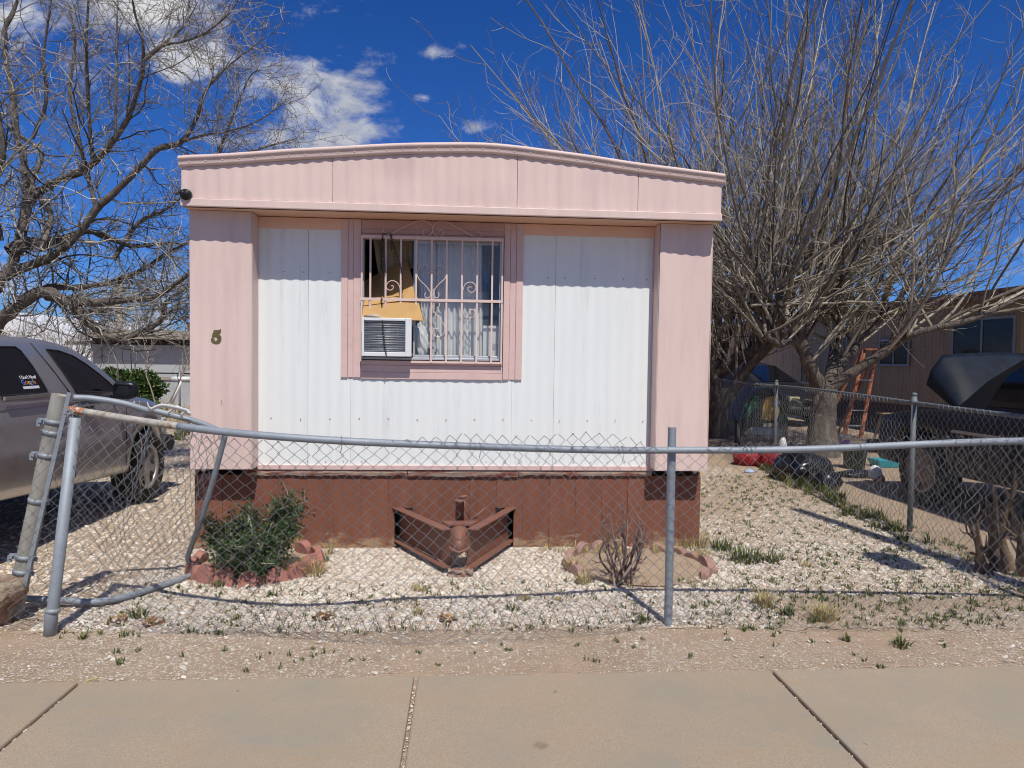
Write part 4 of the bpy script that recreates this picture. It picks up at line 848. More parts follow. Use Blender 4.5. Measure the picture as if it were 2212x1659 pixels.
# ------------------------------------------------------------------ bare trees
BARK = mat('bark', (.115, .096, .08), .9, var=.35, vs=14, bump=.9, bs=38, c2=(.22, .19, .16), c2s=9, c2t=(.5, .68), vscale=(1, 1, .45), bdist=.02, spec=.15)
TWIG = island_mat('twig_bark', [(0, (.065, .054, .044)), (.3, (.165, .14, .11)), (.65, (.32, .28, .22)), (1, (.50, .44, .34))], .85, vs=4)
TWIGG = island_mat('grey_twig_bark', [(0, (.065, .058, .052)), (.35, (.17, .155, .135)), (.7, (.36, .33, .28)), (1, (.56, .52, .44))], .85, vs=4)
def unit(v): return v/(np.linalg.norm(v, axis=-1, keepdims=True)+1e-12)
def march(p, d, L, n, g, wob, up):
    """p, d (M,3), L (M,) -> (M,n+1,3)"""
    P = [p]; d = unit(d)
    for i in range(n):
        d = unit(d+g.normal(size=d.shape)*wob+np.array([0, 0, 1.0])*up); P.append(P[-1]+d*(L/n)[:, None])
    return np.stack(P, 1)
def kids(P, R, per, t0, lo, hi, ang, n, g, wob, up, rr, rmin, tpow=1.0, taper=.5, t1=1.0):
    Mn, N = P.shape[:2]; t = t0+(t1-t0)*(np.arange(per)[None]+g.uniform(0, 1, (Mn, per)))/per; t = t**tpow
    f = np.clip(t*(N-1), 0, N-1.001); i = f.astype(int); w = (f-i)[..., None]; r_ = np.arange(Mn)[:, None]
    base = P[r_, i]*(1-w)+P[r_, i+1]*w; tan = unit(P[r_, i+1]-P[r_, i]); rad = R[r_, i]*(1-w[..., 0])+R[r_, i+1]*w[..., 0]
    pr = g.normal(size=tan.shape); pr = unit(pr-tan*(pr*tan).sum(-1, keepdims=True)); a = np.radians(g.normal(ang[0], ang[1], t.shape))[..., None]
    d = tan*np.cos(a)+pr*np.sin(a); L = g.uniform(lo, hi, t.shape)*(1-taper*np.clip((t-t0)/(1-t0+1e-6), 0, 1))
    p2 = march(base.reshape(-1, 3), d.reshape(-1, 3), L.ravel(), n, g, wob, up); r0 = np.clip(rad.ravel()*rr, rmin, .015)
    return p2, r0[:, None]*np.linspace(1, .45, n+1)[None]
def to_list(P, R): return [(P[i], R[i]) for i in range(len(P))]
def gnarl(V, polys, k, amt, f, seed):
    """lumpy, fluted bark: push ring points out and in along their radius"""
    g = np.random.default_rng(seed); by = {}
    for p, r in polys: by.setdefault(len(p), []).append(p)
    C = np.vstack([np.repeat(np.array(L).reshape(-1, 3), k, axis=0) for L in by.values()]); n = 0
    for i in range(7):
        d = g.normal(size=3); d /= np.linalg.norm(d); d[2] *= .45; n = n+np.sin(V@d*f*(1+.5*i)+g.uniform(0, 6))/(1+.35*i)
    return C+(V-C)*(1+amt*n)[:, None]
def to_px(p):
    d = np.asarray(p)-CO; w = d@CF; return 1106+F_PX*(d@CX)/w, 829.5-F_PX*(d@CU)/w
def knob_points(limbs, per, t0):
    o = []
    for p, r in limbs:
        c = spline(p, 60)
        for t in np.linspace(t0, 1.0, per): o.append(c[int(t*59)])
    return o
def tree(name, label, base, trunk, limbs, shoots, g, bark, twig, lv2, lv3, lv4=None, group=None, buds=0):
    """trunk, limbs: lists of (pts, radii); shoots: (P, R)"""
    root = thing(name, label, 'tree', base, group)
    tl = [(spline(p, max(24, len(p)*9)), np.interp(np.linspace(0, 1, max(24, len(p)*9)), np.linspace(0, 1, len(r)), r)) for p, r in trunk]
    V, Fq = tubes(tl, 26); V = gnarl(V, tl, 26, .055, 14, 5); raw_mesh('trunk', V, Fq, bark, root)
    ll = [(spline(p, max(8, len(p)*4)), np.interp(np.linspace(0, 1, max(8, len(p)*4)), np.linspace(0, 1, len(r)), r)) for p, r in limbs]
    ll = [(p+np.cumsum(g.normal(size=p.shape)*(r*.10)[:, None], 0)*.35, r*(1+g.normal(size=len(r))*.05)) for p, r in ll]
    V, Fq = tubes(ll, 12); V = gnarl(V, ll, 12, .07, 16, 6); raw_mesh('limb', V, Fq, bark, root)
    allp = []
    if shoots is not None:
        P, R = shoots; allp.append((P, R, 5))
    else:
        P = np.array([spline(p[::1], 24) for p, _ in ll]); R = np.array([np.interp(np.linspace(0, 1, 24), np.linspace(0, 1, len(r)), r) for _, r in ll])
    P2, R2 = kids(P, R, *lv2, g=g) if isinstance(lv2, tuple) else kids(P, R, g=g, **lv2); allp.append((P2, R2, 3))
    P3, R3 = kids(P2, R2, g=g, **lv3); allp.append((P3, R3, 3))
    if lv4: P4, R4 = kids(P3, R3, g=g, **lv4); allp.append((P4, R4, 3))
    VS, FS, off = [], [], 0
    for P_, R_, k in allp:
        V, Fq = tubes(to_list(P_, R_), k); VS.append(V); FS.append(Fq+off); off += len(V)
    raw_mesh('crown', np.vstack(VS), np.vstack(FS), twig, root)
    return root
g = np.random.default_rng(101)
RT = CX*np.array([1, 1, 0]); FW = np.array([CF[0], CF[1], 0])
def fan(knobs, g, nper, L, meanf, sd, sdd, r0, n=12, wob=.075, up=.03):
    p, d, LL = [], [], []
    for kp in knobs:
        x = to_px(kp)[0]
        for k in range(nper):
            c = kp+g.normal(size=3)*.022; a = math.radians(g.normal(meanf(x), sd)); b_ = g.normal()*sdd
            p.append(c); d.append(math.cos(a)*np.array([0, 0, 1.0])+math.sin(a)*RT+b_*FW); LL.append(g.uniform(*L)*(1-.25*abs(a)/1.5))
    P = march(np.array(p), np.array(d), np.array(LL), n, g, wob, up); r = r0*g.uniform(.55, 1.25, len(P))
    return P, r[:, None]*np.linspace(1, .22, n+1)[None]**.9
# tree A : the big pollarded tree right of the home
DA = 10.45
bA = G(1775, 985)
def q(pts, D, D2=None): return np.array([PY(x, y, d) for (x, y), d in zip(pts, np.linspace(D, D2 if D2 else D, len(pts)))])
trunk = [(np.vstack([bA-[0, 0, .1], bA+[0, 0, .04], q([(1776, 920), (1780, 870), (1783, 838)], DA)]), [.30, .235, .19, .18, .17])]
limbs = [(q([(1780, 842), (1762, 815), (1747, 789), (1731, 747), (1725, 709), (1693, 690), (1667, 680)], DA, DA-.4), [.125, .11, .10, .09, .08, .075, .055]),
         (q([(1786, 842), (1811, 795), (1848, 747), (1885, 700), (1949, 640)], DA, DA+.5), [.12, .10, .085, .07, .055]),
         (q([(1790, 840), (1864, 789), (1939, 741), (1992, 715), (2099, 688), (2225, 630)], DA, DA-1.2), [.09, .07, .06, .05, .04, .03]),
         (q([(1735, 760), (1712, 735), (1690, 745), (1670, 735), (1650, 725)], DA-.1, DA-.8), [.06, .05, .05, .045, .04]),
         (q([(1726, 715), (1735, 690), (1750, 660), (1760, 640)], DA-.2, DA+.2), [.085, .075, .06, .05]),
         (q([(1790, 830), (1800, 770), (1808, 720), (1815, 680)], DA, DA+.9), [.09, .075, .065, .055]),
         (q([(1693, 692), (1650, 670), (1615, 655)], DA-.4, DA-.9), [.06, .05, .04])]
kn = knob_points(limbs, 5, .34)
shA = fan(kn, g, 4, (2.4, 6.4), lambda x: (x-1715)/330*32+6, 29, .42, .025)
tree('bare_tree', 'large bare pollarded tree with a thick forked trunk behind the side fence', bA, trunk, limbs, shA, g, BARK, TWIG,
     dict(per=11, t0=.08, lo=.4, hi=2.3, ang=(36, 14), n=7, wob=.12, up=.05, rr=.52, rmin=.0052, taper=.45),
     dict(per=4, t0=.15, lo=.12, hi=.55, ang=(45, 15), n=3, wob=.16, up=.05, rr=.6, rmin=.0034, taper=.3))
# tree B : beside the corner of the home, mostly behind its roof
DB = 12.7; bB = G(1549, 945)
trunk = [(np.vstack([bB-[0, 0, .1], bB+[0, 0, .05], q([(1547, 890), (1541, 840), (1546, 806)], DB)]), [.26, .21, .17, .15, .14])]
limbs = [(q([(1546, 812), (1570, 795), (1598, 773), (1645, 747), (1664, 715)], DB, DB-.6), [.12, .11, .10, .09, .07]),
         (q([(1544, 815), (1540, 770), (1545, 720), (1552, 680), (1545, 640)], DB, DB+.1), [.10, .085, .075, .06, .05]),
         (q([(1548, 812), (1565, 760), (1580, 700), (1592, 650)], DB, DB+.8), [.09, .075, .06, .05]),
         (q([(1548, 905), (1580, 850), (1615, 800), (1650, 760), (1672, 742)], DB-.3, DB-1.3), [.08, .085, .085, .075, .05]),
         (q([(1542, 810), (1500, 740), (1450, 680), (1400, 630)], DB, DB+.6), [.09, .075, .065, .05]),
         (q([(1540, 770), (1490, 690), (1440, 600), (1400, 540)], DB, DB-.8), [.07, .06, .055, .045])]
kn = knob_points(limbs, 5, .36)
shB = fan(kn, g, 4, (2.6, 6.8), lambda x: (x-1600)/190*33-3, 22, .4, .025)
tree('bare_tree', 'bare many stemmed tree rising from behind the corner of the pink home', bB, trunk, limbs, shB, g, BARK, TWIG,
     dict(per=10, t0=.08, lo=.4, hi=2.2, ang=(34, 13), n=7, wob=.12, up=.05, rr=.52, rmin=.0056, taper=.45),
     dict(per=4, t0=.15, lo=.12, hi=.55, ang=(42, 15), n=3, wob=.16, up=.05, rr=.6, rmin=.0036, taper=.3))
# tree C : the spreading tree on the left, its trunk outside the picture
g = np.random.default_rng(202); DC = 8.2; bC = np.array([-7.1, 8.3, 0])
trunk = [([bC-[0, 0, .1], bC+[.02, 0, .5], bC+[.1, 0, 1.1], bC+[.2, 0, 1.6]], [.33, .27, .25, .23])]
tp_ = bC+[.15, 0, 1.45]
def lim(pts, D0, D1, r): return (q(pts, D0, D1), r)
limbs = [(np.vstack([tp_, q([(-60, 735), (0, 693), (44, 660), (84, 637), (120, 641), (155, 670), (191, 700), (230, 727), (261, 738)], DC, DC-.3)]), [.17, .13, .11, .10, .095, .085, .075, .065, .05, .045]),
  lim([(261, 738), (290, 725), (330, 706), (350, 688), (354, 665), (366, 645), (392, 630), (425, 606)], DC-.3, DC-.1, [.042, .042, .038, .032, .028, .024, .02, .014]),
  (np.vstack([tp_+[0, .1, .1], q([(-40, 640), (5, 600), (31, 560), (49, 489), (58, 422), (50, 340), (36, 289), (27, 200), (13, 124), (9, 67), (27, 27), (42, -10)], DC+.3, DC+.8)]), [.15, .11, .09, .085, .08, .07, .06, .055, .05, .045, .04, .032, .022]),
  lim([(10, 600), (40, 582), (89, 564), (133, 538), (169, 502), (209, 449), (249, 413), (302, 360), (342, 320), (391, 307), (422, 262), (444, 200), (471, 164), (511, 129), (564, 89)], DC+.2, DC-.6, [.08, .075, .07, .065, .06, .055, .05, .046, .042, .036, .03, .025, .02, .014, .007]),
  lim([(56, 450), (89, 413), (133, 387), (178, 369), (213, 342), (249, 298), (276, 258), (293, 213), (307, 164), (311, 133), (307, 80), (293, 36), (284, -10)], DC+.5, DC-.8, [.06, .058, .055, .052, .05, .046, .042, .038, .034, .026, .02, .015, .01]),
  lim([(311, 131), (356, 98), (400, 89), (444, 71), (489, 36), (516, 0)], DC-.7, DC-1.0, [.024, .02, .017, .014, .01, .006]),
  lim([(314, 124), (345, 100), (378, 76), (405, 45), (427, 5)], DC-.7, DC-.5, [.024, .02, .016, .012, .007]),
  lim([(20, 545), (49, 531), (89, 526), (133, 520), (187, 502), (222, 511), (284, 533), (356, 529), (415, 530)], DC, DC+.7, [.10, .095, .085, .08, .05, .045, .04, .03, .02]),
  lim([(100, 642), (130, 648), (178, 655), (267, 649), (338, 640), (378, 613), (425, 580)], DC, DC-.5, [.06, .06, .055, .05, .042, .034, .024]),
  lim([(60, 640), (110, 622), (169, 622), (249, 609), (311, 582), (356, 551), (405, 525)], DC+.2, DC+.9, [.07, .055, .05, .044, .038, .03, .02]),
  lim([(200, 345), (193, 267), (189, 178), (187, 89), (192, -20)], DC+.1, DC-.3, [.032, .03, .026, .02, .012]),
  lim([(249, 300), (251, 195), (251, 111), (253, 27), (255, -50)], DC-.4, DC-.2, [.02, .018, .015, .012, .007]),
  lim([(391, 307), (440, 292), (489, 284), (556, 262), (625, 210)], DC-.4, DC-.2, [.022, .019, .016, .012, .006]),
  lim([(440, 420), (466, 345), (489, 289), (520, 210), (545, 160), (580, 150)], DC+.4, DC+.2, [.03, .026, .022, .016, .01, .005]),
  lim([(380, 420), (450, 370), (520, 335), (600, 310), (640, 300)], DC+.6, DC+.9, [.03, .025, .02, .014, .006]),
  lim([(209, 449), (190, 380), (170, 300), (150, 200), (160, 100), (150, 10)], DC, DC+.6, [.04, .035, .03, .026, .02, .012]),
  lim([(70, 300), (100, 220), (95, 120), (110, 20), (112, -30)], DC+.6, DC+.3, [.035, .03, .024, .018, .012]),
  lim([(36, 289), (90, 330), (70, 400), (110, 460), (90, 540)], DC+.7, DC-.2, [.03, .035, .04, .04, .04]),
  lim([(0, 520), (-20, 420), (10, 330), (-10, 200), (0, 100)], DC-.4, DC-.8, [.06, .05, .045, .035, .02]),
  lim([(350, 690), (370, 672), (400, 665)], DC-.2, DC, [.016, .013, .008]),
  lim([(155, 650), (175, 668), (215, 672), (240, 660), (262, 640)], DC, DC+.3, [.032, .03, .028, .022, .014]),
  lim([(245, 560), (300, 480), (360, 450), (420, 400)], DC+.2, DC+.5, [.036, .03, .022, .014])]
limbs = [(p, np.array(r)*.70) for p, r in limbs]
tree('bare_tree', 'gnarled bare tree spreading dense crooked twigs over the silver pickup', bC, trunk, limbs, None, g, BARK, TWIGG,
     dict(per=23, t0=.06, lo=.25, hi=1.3, ang=(55, 20), n=6, wob=.20, up=.06, rr=.38, rmin=.0046, taper=.45),
     dict(per=7, t0=.10, lo=.10, hi=.5, ang=(52, 18), n=4, wob=.26, up=.04, rr=.6, rmin=.0034, taper=.3),
     dict(per=3, t0=.2, lo=.03, hi=.13, ang=(55, 20), n=2, wob=.25, up=.05, rr=.8, rmin=.0026, taper=.2))
# small bare trees far behind
def small_tree(px, py, D, Ht, label, seed, lean=0):
    g = np.random.default_rng(seed); b0 = PY(px, py, D); b0[2] = 0
    trunk = [([b0-[0, 0, .1], b0+[.02, 0, Ht*.2], b0+[.05+lean*.3, .05, Ht*.42]], [.06*Ht/4, .05*Ht/4, .04*Ht/4])]
    P = march(np.repeat([b0+[.03+lean*.2, .03, Ht*.32]], 11, 0)+g.normal(size=(11, 3))*.05, np.c_[g.normal(size=(11, 2))*.6+[lean, 0], np.ones(11)], g.uniform(.45, .75, 11)*Ht, 8, g, .13, .05); R = .026*Ht/4*np.linspace(1, .2, 9)[None]*np.ones((11, 1))
    tree('bare_tree', label, b0, trunk, [(P[i], R[i]) for i in range(3)], (P, R), g, BARK, TWIGG, dict(per=9, t0=.15, lo=.15*Ht, hi=.30*Ht, ang=(42, 14), n=5, wob=.16, up=.05, rr=.5, rmin=.005, taper=.3), dict(per=4, t0=.15, lo=.05*Ht, hi=.14*Ht, ang=(45, 15), n=3, wob=.2, up=.03, rr=.6, rmin=.004, taper=.3), group='small bare trees far behind the shed')
for (px, D, Ht, lb, sd, ln) in ((118, 19, 2.7, 'small bare tree in front of the white gable, left of the shed', 1, .1), (165, 21, 3.0, 'thin bare tree between the white gable and the grey shed', 2, .0), (225, 30, 4.4, 'bare tree showing behind the left end of the shed roof', 3, 0), (290, 32, 4.6, 'bare tree behind the shed roof, right of the wooden pole', 4, 0), (345, 34, 4.4, 'bare tree behind the shed roof by the pink corner post', 5, 0), (30, 24, 3.2, 'bare tree in front of the white gable at far left', 6, 0)):
    small_tree(px, 800, D, Ht, lb, sd, ln)
for (px, D, Ht, lb, sd) in ((1580, 30, 5.0, 'bare tree beyond the cream trailer behind the pollarded trees', 7), (1690, 34, 5.5, 'bare tree far beyond the tan trailer roof', 8)):
    small_tree(px, 800, D, Ht, lb, sd)

# ------------------------------------------------------------------ shrubs
def leaf_mesh(c, d, L, W, g):
    n = len(c); d = unit(d); s = unit(np.cross(d, g.normal(size=(n, 3)))); nn = np.cross(d, s)
    L = L[:, None]; W = W[:, None]
    v = np.stack([c, c+d*L*.35+s*W*.5+nn*W*.12, c+d*L*.75+s*W*.36+nn*W*.1, c+d*L, c+d*L*.75-s*W*.36+nn*W*.1, c+d*L*.35-s*W*.5+nn*W*.12], 1).reshape(-1, 3)
    k = np.arange(n)*6; return v, np.vstack([np.c_[k, k+1, k+2, k+3], np.c_[k, k+3, k+4, k+5]])
LEAF = island_mat('bush_leaf', [(0, (.016, .038, .014)), (.4, (.030, .066, .020)), (.75, (.055, .10, .030)), (.93, (.09, .14, .045)), (1, (.16, .13, .05))], .5, vs=20)
g = np.random.default_rng(303); bb = np.array([LC[0]-.03, LC[1]+.02, .02])
bush = thing('green_bush', 'leafy dark green bush in the red scalloped edging ring', 'bush', bb)
def stems(tg, n0): 
    P = []
    for (px, py, D, k) in tg:
        for _ in range(k):
            e = PY(px, py, D)+g.normal(size=3)*.03; m_ = bb*.45+e*.55+g.normal(size=3)*.03+[0, 0, -.04]; s0 = bb+g.normal(size=3)*[.05, .05, 0]; P.append(spline([s0, m_, e], 9))
    return np.array(P)
tg = [(470, 1135, 4.5, 3), (500, 1110, 4.6, 3), (540, 1100, 4.55, 4), (460, 1160, 4.45, 3), (490, 1170, 4.3, 3), (545, 1170, 4.3, 4), (570, 1165, 4.45, 3), (612, 1082, 4.6, 5), (632, 1078, 4.6, 5), (642, 1100, 4.6, 5), (625, 1130, 4.55, 6), (605, 1160, 4.5, 5), (515, 1140, 4.75, 3), (470, 1200, 4.4, 3), (520, 1215, 4.3, 3), (570, 1200, 4.35, 3), (445, 1132, 4.5, 2), (600, 1190, 4.5, 2)]
P = stems(tg, 0); R = np.linspace(.010, .004, 9)[None]*np.ones((len(P), 1)); P2, R2 = kids(P, R, 9, .3, .06, .17, (50, 18), 4, g, .2, .05, .6, .0022, taper=.2)
V, Fq = tubes(to_list(P, R)+to_list(P2, R2), 4); raw_mesh('stem', V, Fq, TWIGG, bush)
P3, R3 = kids(P2, R2, 17, .05, .008, .028, (60, 20), 1, g, .2, .1, 1, .001, taper=0); c = P3[:, 1]; d = P3[:, 1]-P3[:, 0]+g.normal(size=c.shape)*.01
V, Fq = leaf_mesh(c, d, g.uniform(.013, .028, len(c)), g.uniform(.008, .015, len(c)), g); raw_mesh('foliage', V, Fq, LEAF, bush, smooth=False)
# bare rose
rb = G(1340, 1262); rose = thing('rose_bush', 'leafless rose bush with thorny canes in the faded edging ring', 'bush', rb); g = np.random.default_rng(304); P = []
for (px, py) in ((1300, 1118), (1318, 1108), (1322, 1150), (1345, 1090), (1356, 1110), (1375, 1105), (1385, 1130), (1395, 1150), (1310, 1180), (1370, 1150), (1340, 1140), (1330, 1170), (1400, 1170), (1295, 1150)):
    e = PY(px, py, rb[1]+g.normal()*.1); P.append(spline([rb+g.normal(size=3)*[.04, .04, 0], rb*.5+e*.5+g.normal(size=3)*.04, e], 10))
P = np.array(P); R = np.linspace(.0085, .0038, 10)[None]*np.ones((len(P), 1)); P2, R2 = kids(P, R, 7, .3, .05, .16, (42, 12), 4, g, .18, .1, .6, .0026); P3, R3 = kids(P2, R2, 4, .2, .02, .06, (50, 15), 2, g, .2, .1, .7, .0022)
V, Fq = tubes(to_list(P, R)+to_list(P2, R2)+to_list(P3, R3), 5); raw_mesh('cane', V, Fq, island_mat('rose_cane', [(0, (.10, .055, .045)), (.5, (.20, .12, .10)), (1, (.34, .27, .23))]), rose)
# dead woody stump by the side fence
sb = G(2160, 1235); g = np.random.default_rng(305); st = thing('dead_shrub', 'dead woody shrub with cut brown stems in front of the dark truck', 'shrub', sb); P = []
for (px, py, dx) in ((2085, 1110, -.16), (2110, 1130, -.1), (2135, 1120, -.02), (2150, 1060, .0), (2165, 1130, .04), (2180, 1080, .08), (2195, 1040, .1), (2205, 1130, .14), (2120, 1180, -.08), (2220, 1090, .18)):
    e = PY(px, py, sb[1]+g.normal()*.12); s0 = sb+np.array([dx*1.2, g.normal()*.06, -.02]); P.append(spline([s0, s0*.6+e*.4+g.normal(size=3)*.04, e], 14))
DEADW = mat('dead_wood', (.17, .115, .075), .9, var=.3, vs=20, bump=.8, bs=50, bdist=.01)
P = np.array(P); R = np.linspace(.042, .013, 14)[None]*g.uniform(.6, 1.1, (len(P), 1)); P2, R2 = kids(P, R, 4, .35, .08, .3, (40, 12), 5, g, .2, .08, .4, .006)
V, Fq = tubes(to_list(P, R)+to_list(P2, R2), 7); raw_mesh('stem', V, Fq, DEADW, st)
# hedge by the shed and saplings
hc = PY(268, 840, 15.5); hc[2] = 0; hedge = thing('green_hedge', 'rounded dense green hedge in front of the grey shed', 'hedge', hc); g = np.random.default_rng(306)
n = 9000; u = g.normal(size=(n, 3)); u = unit(u)*(g.uniform(.55, 1, (n, 1))**.5); lump = 1+.12*np.sin(u@np.array([6., 3, 5]))+.08*np.sin(u@np.array([-9., 4, 7])); c = hc+np.array([0, 0, .55])+u*lump[:, None]*np.array([.75, .6, .52]); c[:, 2] = np.maximum(c[:, 2], .02)
V, Fq = leaf_mesh(c, u+g.normal(size=u.shape)*.6, g.uniform(.05, .1, n), g.uniform(.03, .055, n), g)
HLEAF = island_mat('hedge_leaf', [(0, (.02, .05, .012)), (.5, (.05, .10, .02)), (.85, (.10, .15, .035)), (1, (.17, .19, .07))], .45, vs=8)
raw_mesh('foliage', V, Fq, HLEAF, hedge, smooth=False)
P = march(np.repeat([hc], 12, 0), np.c_[g.normal(size=(12, 2))*.5, np.ones(12)], np.full(12, .8), 5, g, .1, 0); V, Fq = tubes([(p, np.linspace(.03, .01, 6)) for p in P], 5); raw_mesh('stem', V, Fq, BARK, hedge)
def sapling(pts, D, label, sd):
    g = np.random.default_rng(sd); p = spline(q(pts, D), 16); b0 = p[0].copy(); r = thing('sapling', label, 'sapling', b0, None)
    V, Fq = tubes([(p, np.linspace(.016, .008, 16))], 6); raw_mesh('trunk', V, Fq, TWIG, r)
    P, R = kids(p[None], np.full((1, 16), .012), 9, .5, .2, .7, (40, 12), 6, g, .16, .12, .7, .006); P2, R2 = kids(P, R, 3, .3, .05, .25, (40, 12), 3, g, .2, .1, .6, .004)
    V, Fq = tubes(to_list(P, R)+to_list(P2, R2), 4); raw_mesh('crown', V, Fq, TWIG, r)
sapling([(335, 870), (325, 835), (316, 810), (319, 780), (322, 750)], 15.0, 'thin pale sapling with knotted top in front of the grey shed', 1)
sapling([(409, 800), (400, 760), (392, 718)], 16.0, 'slender bent sapling beside the pink corner post', 2)
sapling([(365, 870), (385, 830), (400, 790)], 13.0, 'low spindly sapling by the back fence near the pink home', 3)

# ------------------------------------------------------------------ vehicles
SILVER = mat('silver_car_paint', (.50, .495, .485), .30, metal=.72, var=.05, vs=5, c2=(.36, .32, .27), c2s=2.5, c2t=(.55, .85), coat=.35)
DARKBLUE = mat('dark_blue_car_paint', (.005, .009, .017), .6, metal=.0, var=.5, vs=6, spec=.25, c2=(.018, .021, .027), c2s=5, c2t=(.55, .85), coat=.06)
BLACKCAR = mat('black_car_paint', (.008, .008, .009), .5, var=.2, vs=6, c2=(.02, .018, .016), c2s=5, c2t=(.55, .85), coat=.1)
TINT = mat('tinted_glass', (.006, .007, .009), .04, var=.2, vs=6, spec=.55)
RUBBER = mat('tyre_rubber', (.022, .021, .02), .85, var=.3, vs=14, bump=.4, bs=60, c2=(.09, .07, .055), c2s=6, c2t=(.5, .75))
ALLOY = mat('dusty_alloy', (.42, .40, .37), .42, metal=.7, var=.15, vs=14)
DIRTYALLOY = mat('brown_dusty_hub', (.20, .155, .12), .7, metal=.2, var=.25, vs=14)
TRIMDK = mat('dark_trim', (.03, .03, .033), .6, var=.2, vs=8)
LENS = mat('headlamp_lens', (.55, .56, .55), .12, var=.1, vs=10, spec=.7, coat=.6)
AMBER = mat('clouded_headlamp', (.55, .47, .26), .4, var=.2, vs=12)
class Veh:
    def __init__(s, org, ang): s.R = rotz(ang); s.o = np.array([org[0], org[1], 0.0])
    def T(s, p): return np.asarray(p, float)@s.R.T+s.o
def body_shell(v, ys, w, zb, zt, arches, crown=.02):
    P = []
    for y in ys:
        W, b, t = w(y), zb(y), zt(y)
        for (yc, zc, R) in arches:
            if abs(y-yc) < R: b = max(b, zc+math.sqrt(R*R-(y-yc)**2))
        b = min(b, t-.04); H = t-b
        h = [(W-.07, b), (W-.02, b+.02), (W-.006, b+.12*H), (W, b+.40*H), (W-.004, b+.50*H), (W-.014, b+.56*H), (W-.012, b+.72*H), (W-.030, t-.06*min(1, H)), (W-.06, t-.012), (W-.12, t)]
        P.append([(x, y, z) for x, z in h]+[(W*.5, y, t+crown*.8), (0, y, t+crown), (-W*.5, y, t+crown*.8)]+[(-x, y, z) for x, z in h[::-1]])
    P = v.T(np.array(P).reshape(-1, 3)).reshape(len(ys), -1, 3)
    b = MB(); b.grid(P); k = P.shape[1]; n = len(ys)
    b.f += [tuple(range(k)), tuple((n-1)*k+i for i in range(k-1, -1, -1))]; b.sm += [False, False]
    # dark inner box so that one cannot look through the open underside
    return b
def wheel(v, par, x, y, z, r, wd, side, rimmat, spokes=5):
    c = v.T([x, y, z]); ax = v.R@np.array([side, 0, 0.0])
    wl = bpy.data.objects.new('wheel', None); col.objects.link(wl); wl.parent = par; wl.location = tuple(c-origin_of(par))
    b = MB(); rr = r*.62
    b.lathe(c, ax, [(rr, -wd/2), (r*.93, -wd/2), (r*.99, -wd*.36), (r, 0), (r*.99, wd*.36), (r*.93, wd/2), (r*.8, wd*.52), (rr, wd*.44)], 40)
    for i in range(40):
        a = i/40*2*math.pi; u = np.cross(ax, [0, 0, 1.0]); u /= np.linalg.norm(u); w_ = np.cross(ax, u); d = u*math.cos(a)+w_*math.sin(a); b.obox(c+d*r*.985-ax*wd*.42, c+d*r*.985+ax*wd*.42, np.cross(ax, d), .018, .016)
    b.build('tyre', RUBBER, wl)
    b = MB(); b.lathe(c, ax, [(rr+.002, -wd*.3), (rr+.002, wd*.46), (rr*.93, wd*.47), (rr*.88, wd*.36), (rr*.86, wd*.1)], 40)
    u = np.cross(ax, [0, 0, 1.0]); u /= np.linalg.norm(u); w_ = np.cross(ax, u)
    for i in range(spokes):
        a = (i+.3)/spokes*2*math.pi; d = u*math.cos(a)+w_*math.sin(a); b.obox(c+ax*wd*.36+d*rr*.15, c+ax*wd*.33+d*rr*.9, np.cross(ax, d), rr*.36, .018)
    b.lathe(c, ax, [(rr*.30, wd*.30), (rr*.30, wd*.40), (rr*.2, wd*.44), (0, wd*.45)], 20); b.build('rim', rimmat, wl)
    b = MB(); b.lathe(c, ax, [(0, wd*.12), (rr*.9, wd*.12)], 24); b.build('brake_disc', TRIMDK, wl)
    return wl
def patch(v, pts, fx, n=8):
    """flat outline (y,z) pushed onto the side surface x = fx(y, z)"""
    b = MB(); p = np.array(pts, float); c = p.mean(0); P = [v.T([fx(y, z), y, z]) for y, z in p]; b.add([v.T([fx(c[0], c[1]), c[0], c[1]])]+P, [(0, i+1, (i+1) % len(P)+1) for i in range(len(P))]); return b
def dens_outline(pts, k=5): 
    o = []
    for i in range(len(pts)):
        a, b = np.array(pts[i]), np.array(pts[(i+1) % len(pts)])
        for t in np.linspace(0, 1, k, endpoint=False): o.append(a+(b-a)*t)
    return o
# --- silver pickup
v = Veh((-3.87, 0), 0)
pk = thing('pickup_truck', 'silver extended cab pickup with tinted windows and a sticker, parked in the gravel drive', 'pickup truck', (-3.87, 6.0, 0))
ys = np.unique(np.r_[np.linspace(3.0, 7.3, 110), np.linspace(7.3, 7.545, 14)])
wf = lambda y: np.interp(y, [3.0, 3.1, 6.6, 7.2, 7.4, 7.5, 7.545], [.80, .83, .83, .815, .78, .70, .60])
zbf = lambda y: np.interp(y, [3, 4.83, 6.64, 7.3, 7.545], [.50, .44, .34, .40, .46])
ztf = lambda y: np.interp(y, [3, 5.0, 6.4, 6.56, 7.0, 7.3, 7.42, 7.50, 7.545], [1.14, 1.125, 1.10, 1.085, 1.02, .945, .885, .80, .70])
b = body_shell(v, ys, wf, zbf, ztf, [(4.0, .40, .40), (6.99, .345, .395)])
gw = lambda y: .805
def zr(y): return np.interp(y, [4.50, 4.60, 4.75, 5.1, 5.5, 5.75, 5.95, 6.1, 6.25, 6.37, 6.5, 6.62], [1.12, 1.42, 1.52, 1.55, 1.55, 1.535, 1.495, 1.435, 1.35, 1.27, 1.18, 1.085])
def gx_(y, z, off=.005):
    zb_ = 1.10; t = np.clip((z-zb_)/(.44), 0, 1.1); return .808-.155*t**1.15+off
P = []
